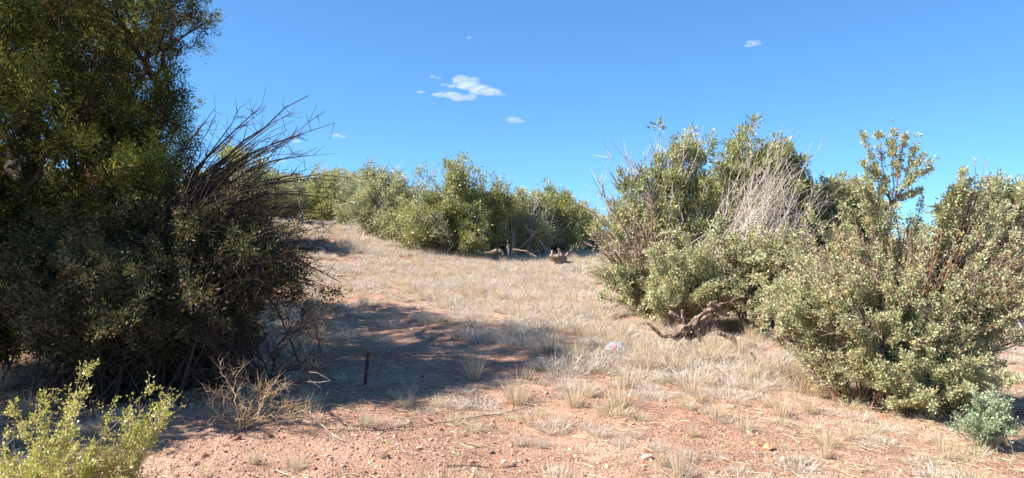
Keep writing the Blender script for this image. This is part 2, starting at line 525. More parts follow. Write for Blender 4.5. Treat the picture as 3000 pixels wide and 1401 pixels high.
def dead_fan(root, base, T, seed, mat, nm, rtip=0.0035, bf=0.55, wig=0.03, lift=0.12, twigs=2, tl=0.22, start=None, pw=0.42, rmax=.06):
    """long bare branches from base to the tips T, with side twigs"""
    rng = np.random.default_rng(seed)
    s0 = base if start is None else np.asarray(start, float)
    st = [np.array([s0, s0+(T.mean(0)-s0)*0.08])]
    Pn, dirn, cnt, paths, trunks, order = grow(st, T, rng, bf, 4, wig, lift)
    W = wood_parts(Pn, cnt, paths, trunks, rtip, pw, rmax, 1e9, base)
    parts = W['thin']+W['thick']
    # side twigs
    a = []
    for rep in range(twigs):
        for c in (-1, -2, -3):
            q = Pn[paths[:, c]]; dq = dirn[paths[:, c]]
            e = norm(dq + rng.normal(size=q.shape)*0.55)
            l = tl*rng.uniform(0.3, 1.2, (len(q), 1))
            mid = q+e*l*0.5+rng.normal(size=q.shape)*0.03*tl
            end = mid+norm(e+rng.normal(size=q.shape)*0.3+np.array([0, 0, .15]))*l*0.5
            a.append(np.stack([q, mid, end], 1))
    a = np.concatenate(a)-base
    rr = np.tile(np.array([1.0, .8, .35])*rtip*0.8, (len(a), 1))
    v, f = tubes(a, rr, 3); parts.append((v, f, 0.5))
    v, f, t = merge(parts)
    return link(nm, mesh_np(nm, v, f, M[mat], smooth=True), root)

def stems_from(base, tips, rng, k=5, wob=0.05):
    out = []
    for tp in tips:
        tp = np.asarray(tp, float)
        s = np.linspace(0, 1, k)[:, None]
        mid = base + np.array([0, 0, 0.35*np.linalg.norm(tp-base)])
        p = (1-s)**2*base + 2*s*(1-s)*mid*1.0 + s*s*tp
        p[1:-1] += rng.normal(size=(k-2, 3))*wob
        p[:, 2] = np.maximum(p[:, 2], base[2])
        out.append(p)
    return out


def bez(p0, c, p1, K, r, wob):
    t = np.linspace(0, 1, K)[None, :, None]
    p = (1-t)**2*p0[:, None] + 2*t*(1-t)*c[:, None] + t*t*p1[:, None]
    L = np.linalg.norm(p1-p0, axis=1)[:, None, None]
    p[:, 1:] += np.cumsum(r.normal(size=(len(p0), K-1, 3)), axis=1)*wob*L
    return p

def wand_plant(name, label, cat, base, groups, seed, leafmat, barkmat, names=('stems', 'twigs', 'foliage'), group=None, r0=.016, shoots=12, smin=.25, slen=.25, cl=4, per=9,
               crad=.035, leaf=.028, width=.019, brown=.08, tmean=.52, tvar=.2, tiponly=0.0, up=.25, lean=.35, wob=.012, twigr=.0032, barem='bark_pink', quad=False, patch=2.2, stemdir=.6, wanddens=6, spread0=.12, seg=1, pth=-.2, rag=.35):
    """bush of long wands fanning from the base, side shoots carrying clusters of small leaves.
    groups: (start or None, lobes, n wands, leafiness, shoot length factor)"""
    r = np.random.default_rng(seed)
    base = np.asarray(base, float)
    root = thing(name, label, cat, base, group)
    thick, thin, C, D, TI = [], [], [], [], []
    for start, lobes, n, leafy, sf in groups:
        if isinstance(lobes, np.ndarray):
            T = lobes; n = len(T)
        else:
            T = sample_lobes(lobes, n, r, .35, 0, 1, seed, rag=rag)[0]; n = len(T)
        s0 = base if start is None else np.asarray(start, float)
        p0 = s0 + r.normal(size=(n, 3))*[spread0, spread0, 0]*(1 if start is None else .15)
        if start is None:
            p0[:, 2] = gz(p0[:, 0], p0[:, 1])-.02
        L = np.linalg.norm(T-p0, axis=1)[:, None]
        ctrl = p0 + (T-p0)*(.5-lean*.2) + np.array([0, 0, lean])*L*.5 + r.normal(size=(n, 3))*.04*L
        K = 9
        W = bez(p0, ctrl, T, K, r, wob)
        W[:, 1:, 2] = np.maximum(W[:, 1:, 2], gz(W[:, 1:, 0], W[:, 1:, 1])+.03)
        rr = r0*np.linspace(1, .16, K)[None]*r.uniform(.5, 1.2, (n, 1))*np.clip(L/1.5, .5, 1.4)
        v, f = tubes(W-base, rr, 5); thick.append((v, f, .5))
        # shoots
        m = n*shoots
        wi = np.repeat(np.arange(n), shoots)
        s = smin+(1-smin)*r.random(m)**.8
        q = s*(K-1); i0 = np.minimum(q.astype(int), K-2); fr = (q-i0)[:, None]
        a = W[wi, i0]*(1-fr)+W[wi, i0+1]*fr
        tg = norm(W[wi, i0+1]-W[wi, i0])
        d = norm(tg*stemdir + r.normal(size=(m, 3))*.55 + [0, 0, up])
        l = slen*sf*r.uniform(.35, 1.3, (m, 1))*(1.25-.6*s[:, None])
        e = a+d*l
        mid = a+d*l*.5+r.normal(size=(m, 3))*l*.08
        S = np.stack([a, mid, e], 1)
        if seg == 1:
            v, f = tubes(S[:, ::2]-base, np.tile(np.array([1, .45])*twigr, (m, 1))*r.uniform(.7, 1.3, (m, 1)), 3)
        else:
            v, f = tubes(S-base, np.tile(np.array([1, .8, .4])*twigr, (m, 1))*r.uniform(.7, 1.3, (m, 1)), 3)
        thin.append((v, f, .5))
        # leaf clusters along shoots, and along the upper wand itself
        tw = np.clip(tmean+tvar*vnoise(a, 1.6, seed+2)+r.normal(size=m)*.08, .14, 1)
        lf = (r.random(m) < leafy) & (vnoise(a, patch, seed+31) > pth - .8*(leafy > .98))
        for j in range(cl):
            t = (j+r.random((m, 1)))/cl if tiponly <= 0 else 1-(1-tiponly)*r.random((m, 1))
            p = np.where(t < .5, a+(mid-a)*t*2, mid+(e-mid)*(t*2-1))
            C.append(p[lf]); D.append(d[lf]); TI.append(tw[lf])
        nw = n*wanddens
        wj = np.repeat(np.arange(n), wanddens); s = .35+.65*r.random(nw); q = s*(K-1); i0 = np.minimum(q.astype(int), K-2); fr = (q-i0)[:, None]
        p = W[wj, i0]*(1-fr)+W[wj, i0+1]*fr; lf = r.random(nw) < leafy
        C.append(p[lf]); D.append(norm(W[wj, i0+1]-W[wj, i0])[lf]); TI.append(np.full(lf.sum(), tmean))
    C, D, TI = np.concatenate(C), np.concatenate(D), np.concatenate(TI)
    if len(C) == 0:
        v, ff, tt = merge(thick); link(names[0], mesh_np(names[0], v, ff, M[barkmat], smooth=True), root)
        v, ff, tt = merge(thin); link(names[1], mesh_np(names[1], v, ff, M[barem], smooth=True), root, kind='stuff')
        return root
    TI = TI.copy(); TI[r.random(len(TI)) < brown] = 0
    k = np.repeat(np.arange(len(C)), per); n = len(k)
    off = r.normal(size=(n, 3))
    b = C[k]-base+off*crad*.5
    dd = norm(norm(off)*.9+D[k]*.5+[0, 0, .15])
    w = norm(np.cross(dd, r.normal(size=(n, 3))))
    Lf = leaf*r.uniform(.6, 1.3, (n, 1)); Wf = width*r.uniform(.7, 1.3, (n, 1))
    t = np.clip(TI[k]+r.normal(size=n)*.12, 0, 1)
    if quad:
        nn = np.cross(dd, w)
        V = np.stack([b, b+dd*Lf*.5+w*Wf*.5+nn*Wf*.2, b+dd*Lf, b+dd*Lf*.5-w*Wf*.5+nn*Wf*.2], 1).reshape(-1, 3); f = np.arange(n*4).reshape(-1, 4)
    else:
        V = np.stack([b-w*Wf*.62, b+w*Wf*.62, b+dd*Lf*1.1], 1).reshape(-1, 3); f = np.arange(n*3).reshape(-1, 3)
    v, ff, tt = merge(thick); link(names[0], mesh_np(names[0], v, ff, M[barkmat], smooth=True), root)
    v, ff, tt = merge(thin); link(names[1], mesh_np(names[1], v, ff, M[barem], smooth=True), root, kind='stuff')
    link(names[2], mesh_np(names[2], V, [f], M[leafmat], t), root, kind='stuff')
    return root

rg = np.random.default_rng(5)

# --- the large juniper on the left, its crown running out of the frame
b = np.array([-5.5, 8.8, gz1(-5.5, 8.8)-0.05])
stems = [np.array([b, b+[.05, 0, .5], b+[.18, -.05, 1.1], b+[.15, .05, 1.9], b+[.35, .1, 2.8], b+[.3, 0, 3.8]]),
         np.array([b+[.15, .05, .7], b+[.5, .1, 1.2], b+[.9, 0, 1.8], b+[1.2, -.1, 2.6]])]
plant('juniper_tree', 'towering juniper darkened for shade at the left edge with its crown cut off by the frame', 'tree', b, stems,
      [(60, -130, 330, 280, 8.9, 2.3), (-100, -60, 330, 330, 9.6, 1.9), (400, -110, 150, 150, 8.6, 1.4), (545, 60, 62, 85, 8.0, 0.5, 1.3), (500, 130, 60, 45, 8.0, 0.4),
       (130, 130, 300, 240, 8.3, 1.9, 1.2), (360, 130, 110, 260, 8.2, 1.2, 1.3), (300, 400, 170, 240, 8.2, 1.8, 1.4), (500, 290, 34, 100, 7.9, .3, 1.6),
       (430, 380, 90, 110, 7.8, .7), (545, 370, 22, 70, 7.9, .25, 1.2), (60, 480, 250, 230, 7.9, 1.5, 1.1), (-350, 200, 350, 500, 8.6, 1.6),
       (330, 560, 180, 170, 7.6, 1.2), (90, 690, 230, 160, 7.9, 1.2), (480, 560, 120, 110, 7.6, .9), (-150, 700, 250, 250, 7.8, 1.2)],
      2700, 11, 'juniper_shaded', 'bark_dark', shell=0.5, gap=0.22, gapf=1.6, per=80, axis_len=0.22, spread=0.055, leaf=0.036, width=0.0115,
      rtip=0.0045, pw=0.52, rmax=0.17, thick=0.02, up=0.55, brown=0.02, tmean=0.45, tvar=0.45, along=1)  # wide tint spread paints lit clumps against shaded ones

# --- unseen junipers added outside the frame to shade the big one and the ground
def added_shade_tree(x, y, h, seed, label):
    b = np.array([x, y, gz1(x, y)-.05])
    r = np.random.default_rng(seed)
    def W(px_, py_): return px_
    st = [b+np.array([[0, 0, 0], [.1, 0, h*.25], [.0, .1, h*.5], [.1, 0, h*.8]])]
    n = 700
    v = norm(r.normal(size=(n, 3))); T = b+[0, 0, h*.52]+v*np.array([1.7, 1.6, h*.46])*(.5+.5*r.random((n, 1))**.6)
    T = T[T[:, 2] > gz(T[:, 0], T[:, 1])+.1]
    Pn, dirn, cnt, paths, trunks, order = grow(st, T, r)
    Wd = wood_parts(Pn, cnt, paths, trunks, .006, .5, .15, .02, b)
    root = thing('juniper_tree', label, 'tree', b)
    for key, nm in (('thick', 'trunk'), ('thin', 'branches')):
        vv, ff, tt = merge(Wd[key]); link(nm, mesh_np(nm, vv, ff, M['bark_dark'], smooth=True), root, kind='stuff' if nm == 'branches' else None)
    C = Pn[paths[:, -1]]; D = norm(C-b-[0, 0, h*.4]+[0, 0, .8])
    tc = np.clip(.45+.25*vnoise(C, 1.2, seed), .12, 1)
    vv, ff, tt = leaves(C, D, tc, r, 36, .3, .11, .10, .045, .6, origin=b)
    link('crown', mesh_np('crown', vv, [ff], M['juniper_shaded'], tt), root, kind='stuff')
added_shade_tree(-6.6, 6.3, 4.2, 171, 'unseen juniper added beyond the left edge to shade the towering one')
added_shade_tree(-7.6, 11.6, 5.6, 172, 'second unseen juniper added beyond the left edge, farther back, to widen the shadow')

# --- leafy thicket in its shade, with the bare dark branches reaching right
tips = np.array([P(*t) for t in [(955, 362, 7.5), (870, 292, 7.6), (925, 350, 7.4), (760, 300, 7.6), (690, 318, 7.5), (650, 302, 7.6), (820, 345, 7.3), (905, 405, 7.3), (900, 440, 7.2),
    (940, 455, 7.4), (960, 525, 7.3), (1005, 560, 7.2), (985, 530, 7.5), (880, 560, 7.1), (930, 640, 7.4), (1000, 600, 7.3), (880, 500, 7.3), (810, 420, 7.2), (780, 360, 7.5),
    (720, 350, 7.4), (850, 380, 7.6), (960, 700, 7.2), (940, 830, 7.2), (985, 850, 7.1), (900, 780, 7.4), (1010, 830, 7.3), (860, 720, 7.2), (620, 360, 7.3), (735, 420, 7.3), (915, 500, 7.6), (840, 470, 7.5), (690, 400, 7.6)]])
tips = np.concatenate([tips, tips[rg.integers(0, len(tips), 46)]*[1, 1, 1] + rg.normal(size=(46, 3))*[.18, .18, .10] - [.12, 0, .22]])
b = np.array([-3.7, 7.6, gz1(-3.7, 7.6)-0.03])
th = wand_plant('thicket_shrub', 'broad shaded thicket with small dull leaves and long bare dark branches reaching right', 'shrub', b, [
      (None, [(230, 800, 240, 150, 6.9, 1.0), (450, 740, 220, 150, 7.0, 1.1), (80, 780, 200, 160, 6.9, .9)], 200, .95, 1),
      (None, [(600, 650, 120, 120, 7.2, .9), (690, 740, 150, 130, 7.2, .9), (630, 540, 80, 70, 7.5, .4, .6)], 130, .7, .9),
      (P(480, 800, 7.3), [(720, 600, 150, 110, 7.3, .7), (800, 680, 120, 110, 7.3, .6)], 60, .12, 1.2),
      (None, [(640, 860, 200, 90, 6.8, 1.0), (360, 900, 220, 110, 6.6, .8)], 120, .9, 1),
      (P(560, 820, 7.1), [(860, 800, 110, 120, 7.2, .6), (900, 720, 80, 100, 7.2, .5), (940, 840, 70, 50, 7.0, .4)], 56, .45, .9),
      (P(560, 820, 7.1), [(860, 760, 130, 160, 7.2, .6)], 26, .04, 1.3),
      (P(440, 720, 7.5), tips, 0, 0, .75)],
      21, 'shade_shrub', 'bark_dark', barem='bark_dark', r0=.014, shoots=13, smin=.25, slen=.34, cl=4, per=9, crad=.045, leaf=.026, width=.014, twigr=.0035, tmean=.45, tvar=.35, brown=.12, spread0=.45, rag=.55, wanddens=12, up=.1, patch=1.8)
xs = [(150, 9.6), (420, 9.9), (640, 9.4), (-40, 8.6)]  # added shrubs hiding the lit ground, in place of a deeply shaded hollow
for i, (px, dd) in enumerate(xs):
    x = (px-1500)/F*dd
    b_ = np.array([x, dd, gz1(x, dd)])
    wand_plant('shade_filler_shrub', ['added dim shrub standing in for deep shade at the far left', 'added dim shrub standing in for deep shade under the middle of the thicket', 'added dim shrub standing in for deep shade near the right end of the thicket', 'added dim shrub standing in for deep shade by the left edge below the juniper'][i], 'shrub', b_,
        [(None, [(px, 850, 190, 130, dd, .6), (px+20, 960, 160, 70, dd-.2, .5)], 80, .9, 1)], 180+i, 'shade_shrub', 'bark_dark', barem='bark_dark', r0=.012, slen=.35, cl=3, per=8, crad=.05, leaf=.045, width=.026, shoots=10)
# --- dry twiggy undergrowth below
def twig_bush(name, label, cat, px, py, tips, seed, mat, rtip=0.003, tl=.2, twigs=2, nm='twigs', group=None, wig=.05, lift=.1, base=None, bf=.5, rmax=.02, pw=.4):
    b = hit(px, py) if base is None else np.asarray(base, float)
    root = thing(name, label, cat, b, group)
    dead_fan(root, b, tips, seed, mat, nm, rtip=rtip, tl=tl, twigs=twigs, wig=wig, lift=lift, bf=bf, rmax=rmax, pw=pw)
    return root

def fan_tips(box, d, dd, n, seed):
    r = np.random.default_rng(seed)
    x0, y0, x1, y1 = box
    return np.array([P(r.uniform(x0, x1), r.uniform(y0, y1), d+r.uniform(-dd, dd)) for _ in range(n)])

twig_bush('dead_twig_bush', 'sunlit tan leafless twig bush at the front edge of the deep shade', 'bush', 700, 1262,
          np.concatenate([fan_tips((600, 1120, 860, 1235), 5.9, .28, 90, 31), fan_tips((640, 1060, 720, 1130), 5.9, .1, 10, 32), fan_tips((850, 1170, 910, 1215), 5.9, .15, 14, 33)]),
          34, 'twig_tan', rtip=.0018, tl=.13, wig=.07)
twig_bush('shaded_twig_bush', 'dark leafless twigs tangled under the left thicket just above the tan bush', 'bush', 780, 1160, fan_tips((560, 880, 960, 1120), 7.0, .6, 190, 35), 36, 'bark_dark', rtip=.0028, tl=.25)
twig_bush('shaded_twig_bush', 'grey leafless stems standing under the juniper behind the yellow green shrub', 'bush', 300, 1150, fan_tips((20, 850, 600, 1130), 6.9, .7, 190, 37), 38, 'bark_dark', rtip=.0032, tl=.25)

# --- yellow green shrub in the lower left corner
b = np.array([-2.72, 4.3, gz1(-2.72, 4.3)])
wand_plant('yellow_green_shrub', 'bright yellow green leafy shrub filling the lower left corner', 'shrub', b, [
    (None, [(70, 1350, 130, 90, 4.15, .3), (210, 1330, 130, 80, 4.2, .3)], 48, .75, 1),
    (b+[.35, .1, 0], [(340, 1360, 150, 60, 4.3, .3), (420, 1240, 70, 60, 4.4, .2), (490, 1200, 30, 30, 4.4, .1)], 38, .75, 1),
    (None, np.array([P(262, 1062, 4.35), P(240, 1100, 4.3), P(215, 1120, 4.35), P(270, 1130, 4.4), P(130, 1150, 4.3), P(160, 1190, 4.25), P(320, 1180, 4.4), P(15, 1190, 4.2), P(30, 1230, 4.1), P(485, 1140, 4.5), P(470, 1180, 4.45)]), 0, 1, 1)],
    41, 'yellow_shrub', 'bark_pink', r0=.006, shoots=10, smin=.3, slen=.13, cl=3, per=5, crad=.02, leaf=.016, width=.0095, twigr=.0014, tmean=.55, spread0=.12, brown=.06, patch=5, wanddens=10, up=.5)

# --- junipers across the middle of the picture
MID = dict(leafmat='juniper', barkmat='bark_grey', names=('trunk', 'branches', 'crown'))
def midtree(label, px, d, lobes, n, seed, mat='juniper', leafy=.95, tm=.5, dead=None, ht=0, per=0, gap=0, s=1, bark='bark_grey', **kw):
    x = (px-1500)/F*d
    b = np.array([x, d, gz1(x, d)-.03])
    L = [(l[0], l[1], l[2], l[3], d+l[4], l[5]) + tuple(l[6:]) for l in lobes]
    g = [(None, L, int(n*.31), leafy, 1.0)]
    if dead is not None:
        g.append((None, [(l[0], l[1], l[2], l[3], d+l[4], l[5]) for l in dead[0]], dead[1]//2, 0.0, 1.3))
    a = dict(names=('trunk', 'twigs', 'crown'), r0=.03, shoots=14, smin=.28, slen=.5, cl=3, per=14, crad=.15, leaf=.07, width=.033, quad=False, tiponly=.3, up=.4, lean=.3, twigr=.007, barem='bark_grey', tvar=.28, wanddens=4, brown=.04, spread0=.35, tmean=tm, patch=1.5)
    a.update(kw)
    return wand_plant('juniper_tree', label, 'tree', b, g, seed, mat, bark, group='junipers along the far side of the clearing', **a)

midtree('tallest green juniper in the middle of the clearing, its pointed top above its neighbours', 1350, 23.5,
        [(1362, 520, 62, 62, 0, .9, 1.3), (1330, 580, 110, 80, 0, 1.3), (1270, 650, 110, 80, -.6, 1.2), (1380, 640, 70, 90, 0, 1.2), (1220, 620, 60, 70, -.2, .9), (1345, 690, 110, 45, -.4, 1.3), (1200, 700, 50, 35, -.3, .6)],
        620, 101, per=44, tm=.5, dead=([(1250, 520, 110, 50, 0, .6)], 16))
midtree('wide pale juniper with grey twigs among its leaves, left of the tallest middle juniper', 1130, 25.5,
        [(1100, 520, 38, 42, 0, .7, 1.4), (1120, 590, 80, 70, 0, 1.2), (1185, 560, 50, 80, 0, .9), (1060, 610, 60, 55, .3, 1), (1160, 660, 70, 50, -.8, 1), (1235, 530, 30, 50, 0, .5)],
        460, 102, mat='juniper_pale', per=34, gap=.35, dead=([(1140, 620, 100, 80, -.5, 1.2), (1180, 500, 60, 25, 0, .5)], 40))
midtree('rounded juniper at the top of the slope behind the bare dark branches', 960, 31,
        [(955, 560, 62, 68, 0, 1.3), (905, 600, 50, 45, 0, 1), (1000, 600, 30, 40, 0, .8), (950, 620, 60, 25, -.3, 1)], 320, 103, per=34, tm=.6, s=1.1)
midtree('small pale juniper between the slope and the wide pale juniper', 1050, 29,
        [(1040, 570, 35, 60, 0, .8), (1030, 620, 45, 35, -.2, .8)], 150, 104, mat='juniper_pale', per=34, gap=.3)
midtree('slim juniper with a bare dark trunk just right of the tallest middle juniper', 1443, 24.3,
        [(1462, 570, 38, 45, 0, .6), (1450, 640, 45, 50, 0, .7), (1475, 690, 42, 35, -.2, .6)], 190, 105, per=36, bark='bark_dark', gap=.25, ht=1.3)
midtree('low greyish juniper full of dead twigs right of the slim juniper', 1550, 25,
        [(1540, 600, 50, 35, .3, .8), (1560, 660, 60, 50, 0, 1), (1520, 700, 40, 30, 0, .7)], 200, 106, mat='juniper_pale', per=30, gap=.4, dead=([(1580, 660, 60, 60, -.6, .8)], 50))
midtree('round topped green juniper left of the large grey green bush', 1630, 26.5,
        [(1625, 600, 72, 50, 0, 1.2), (1600, 650, 60, 60, 0, 1.1), (1670, 640, 50, 60, 0, 1), (1640, 700, 70, 35, -.4, 1)], 380, 107, per=36, tm=.55, dead=([(1610, 690, 60, 40, -1.2, .6)], 30))
midtree('small dark juniper tucked behind the left side of the large grey green bush', 1725, 28,
        [(1715, 640, 35, 38, 0, .8), (1740, 690, 45, 40, 0, .9)], 160, 108, per=34, tm=.4)
midtree('sunny juniper seen through the bare dark branches on the left slope', 690, 21,
        [(690, 480, 62, 60, 0, 1), (660, 560, 100, 70, 0, 1.2), (740, 560, 70, 80, .3, 1.1), (800, 570, 50, 55, .5, .9)], 420, 109, per=36, tm=.6)
midtree('dull juniper low on the slope behind the bare dark branches', 840, 27, [(845, 570, 55, 50, 0, 1), (800, 600, 60, 40, 0, 1)], 190, 110, per=32, tm=.5)
midtree('juniper mostly hidden behind the left thicket', 430, 17, [(430, 560, 150, 130, 0, 1.3), (330, 620, 120, 90, 0, 1)], 260, 111, per=34, tm=.4)
midtree('pale juniper glimpsed through gaps at the left edge', 40, 16, [(30, 600, 130, 110, 0, 1.2), (120, 520, 90, 80, 0, 1)], 200, 112, mat='juniper_pale', per=30)

# far hillside junipers
far_spots = [(870, 40, 30, 'far juniper on the skyline just left of the slope top'), (930, 46, 30, 'far grey green juniper on the ridge above the rounded juniper'),
             (1015, 52, 24, 'far juniper with a knobbly crown poking above the ridge trees'), (1045, 48, 26, 'far juniper on the ridge beside the wide pale juniper'),
             (985, 50, 30, 'far juniper on the ridge left of the knobbly crowned one'), (830, 50, 34, 'far juniper on the hill behind the bare dark branches'),
             (790, 58, 30, 'far small juniper high on the hill behind the bare twigs'), (760, 44, 36, 'far bushy juniper on the hill left of the bare twig tips'),
             (1080, 44, 26, 'far juniper half hidden behind the pale juniper top'), (900, 58, 26, 'farthest small juniper on the hill crest'),
             (700, 62, 30, 'far juniper behind the sunny juniper on the hill'), (640, 50, 36, 'far juniper behind the thicket on the hill')]
def far_template(seed):
    r = np.random.default_rng(seed)
    b = np.zeros(3)
    L = []
    for i in range(4):
        L.append((np.array([r.normal()*.8, r.normal()*.6, 1.5+r.uniform(-.4, .7)]), np.array([1.2, 1.1, 1.1])*r.uniform(.8, 1.2)))
    n = 260
    k = r.integers(0, 4, n)
    v = norm(r.normal(size=(n, 3)))
    T = np.array([L[i][0] for i in k]) + v*np.array([L[i][1] for i in k])*(0.5+.5*r.random((n, 1))**.6)
    T = T[T[:, 2] > .2]
    st = stems_from(b, [np.array([r.normal()*.5, r.normal()*.5, 1.5]) for _ in range(3)], r)
    Pn, dirn, cnt, paths, trunks, order = grow(st, T, r)
    W = wood_parts(Pn, cnt, paths, trunks, .01, .45, .12, 1e9, b)
    v_, f_, t_ = merge(W['thin']+W['thick'])
    wood = mesh_np('trunk', v_, f_, M['bark_grey'])
    C = Pn[paths[:, -1]]; D = norm(C-np.array([0, 0, 1.2])+np.array([0, 0, .6]))
    tc = np.clip(.45+.25*vnoise(C, 1.2, seed)+r.normal(size=len(C))*.1, .12, 1)
    v_, f_, t_ = leaves(C, D, tc, r, 30, .28, .13, .14, .055, .6)
    return wood, mesh_np('crown', v_, [f_], M['juniper_pale'], t_)
ft = [far_template(s) for s in (201, 202, 203)]
for i, (px, d, hpx, lab) in enumerate(far_spots):
    x = (px-1500)/F*d
    s = (hpx*2.2/F*d)/3.0
    o = thing('juniper_tree', lab, 'tree', (x, d, gz1(x, d)-.1), 'far junipers scattered over the hillside')
    o.scale = (s*1.15, s*1.15, s); o.rotation_euler = (0, 0, i*1.9)
    wd, cr = ft[i % 3]
    link('trunk', wd, o); link('crown', cr, o, kind='stuff')
# rest of the wooded hillside and the low scrub beyond the trees
rr = np.random.default_rng(9)
k = 0
while k < 38:
    d = rr.uniform(45, 120); px = rr.uniform(560, 1180) if k < 26 else rr.uniform(1750, 3050)
    x = (px-1500)/F*d
    zt = gz1(x, d)
    s = rr.uniform(.7, 1.1) if k < 26 else rr.uniform(.45, .7)
    if k >= 26:
        lab = 'low distant scrub juniper on the flat horizon seen between the right hand bushes'
    elif px < 760:
        lab = 'distant juniper on the hill behind the sunny juniper and the thicket'
    elif px < 960:
        lab = 'distant juniper on the hill crest above the bare dark branch tips'
    else:
        lab = 'distant juniper on the ridge behind the pale junipers'
    o = thing('juniper_tree', lab, 'tree', (x, d, zt-.1), 'distant junipers on the wooded slope' if k < 26 else 'distant scrub on the flat horizon')
    o.scale = (s*1.2, s*1.2, s); o.rotation_euler = (0, 0, rr.uniform(0, 6))
    wd, cr = ft[k % 3]
    link('trunk', wd, o); link('crown', cr, o, kind='stuff')
    k += 1

# --- right half: spired junipers behind the bushes
RG = 'junipers behind the right hand bushes'
def wand_tree(label, px, d, lobes, n, seed, mat, barem='bark_grey', leafy=1.0, dead=None, **kw):
    x = (px-1500)/F*d
    b = np.array([x, d, gz1(x, d)-.03])
    L = [(l[0], l[1], l[2], l[3], d, l[4]) + tuple(l[5:]) for l in lobes]
    g = [(None, L, n, leafy, 1.0)]
    if dead is not None:
        g.append((None, [(l[0], l[1], l[2], l[3], d, l[4]) for l in dead[0]], dead[1], 0.0, 1.3))
    a = dict(names=('trunk', 'twigs', 'crown'), r0=.028, shoots=15, smin=.3, slen=.42, cl=3, per=14, crad=.10, leaf=.07, width=.028, quad=False, tiponly=.4, up=.7, lean=.35, twigr=.0065, barem='bark_white', tvar=.25, wanddens=4, brown=.03, spread0=.25)
    a.update(kw)
    return wand_plant('juniper_tree', label, 'tree', b, g, seed, mat, 'bark_grey', group=RG, **a)
wand_tree('pointed juniper with see-through grey branches behind the left of the large grey green bush', 1960, 14.0,
   [(2020, 420, 34, 50, .35, 1.2), (1955, 430, 28, 45, .3, 1), (1975, 540, 120, 100, .8), (1890, 500, 50, 60, .4), (2060, 470, 30, 60, .3), (1830, 580, 60, 60, .5), (1790, 660, 50, 60, .5, 1), (1900, 680, 140, 80, .8), (2080, 600, 80, 90, .6)],
   150, 121, 'juniper', leafy=.55, dead=([(1860, 470, 80, 90, .4), (1760, 600, 50, 80, .4), (1970, 480, 90, 90, .4)], 45))
wand_tree('twin spired juniper behind the fan of grey dead branches', 2190, 15.2,
   [(2148, 405, 16, 42, .2, 1.4), (2188, 405, 20, 42, .25, 1.4), (2165, 480, 50, 60, .5, 1.3), (2210, 520, 90, 90, .8), (2110, 560, 60, 80, .6), (2250, 470, 40, 60, .5), (2220, 640, 130, 90, .9)],
   150, 122, 'juniper', leafy=.9, tmean=.48)
wand_tree('dark juniper with one blunt top right of the grey dead branches', 2310, 15.5,
   [(2300, 450, 30, 38, .3, 1.4), (2310, 520, 45, 70, .5, 1.4), (2345, 560, 35, 50, .5), (2330, 660, 80, 80, .7), (2300, 600, 60, 60, .6)],
   120, 123, 'juniper', leafy=1, tmean=.4)
wand_tree('pale juniper behind the gap left of the tall leafy spire', 2460, 15.5,
   [(2430, 575, 50, 45, .5, 1.3), (2490, 590, 80, 60, .8, 1.2), (2380, 600, 50, 60, .5), (2420, 700, 100, 80, .9), (2540, 660, 60, 60, .6)],
   150, 124, 'juniper_pale', leafy=.8, dead=([(2450, 640, 90, 60, .5)], 30))
wand_tree('greyish juniper at the right edge behind the large front bush', 2950, 13.5,
   [(2960, 590, 80, 55, .7, 1.3), (2880, 610, 70, 55, .7, 1.2), (2800, 640, 60, 50, .6), (2940, 720, 120, 70, .8), (3060, 620, 90, 80, .7), (2830, 700, 70, 60, .5)],
   190, 125, 'juniper_pale', leafy=.85)
wand_tree('low dull juniper behind the middle of the large front bush', 2700, 16.0, [(2680, 745, 100, 40, .7), (2780, 735, 90, 45, .7), (2590, 735, 70, 40, .7)], 80, 126, 'juniper_pale', leafy=.85)

# grey dead shrub fanning up and right
x = (2075-1500)/F*13.0
b = np.array([x, 13.0, gz1(x, 13.0)])
wand_plant('dead_shrub', 'tall fan of bleached grey dead branches leaning right above the grey green bush', 'dead shrub', b, [
    (None, [(2225, 440, 60, 60, 13, .3), (2290, 490, 80, 70, 13, .4), (2345, 560, 70, 80, 12.9, .4), (2250, 560, 90, 80, 12.9, .4)], 90, 0, 1),
    (None, [(2330, 660, 90, 60, 12.8, .4), (2400, 640, 50, 60, 12.8, .3)], 30, 0, 1),
    (None, np.array([P(2255, 362, 13), P(2245, 392, 13), P(2292, 412, 13), P(2300, 425, 13.1), P(2325, 440, 13)]), 0, 0, 1)],
    132, 'algerita', 'bark_white', barem='bark_white', names=('branches', 'twigs', 'dry_leaves'), r0=.0085, shoots=8, smin=.3, slen=.5, stemdir=1.3, up=.1, lean=.1, twigr=.0038, spread0=.7, wob=.026, wanddens=0)

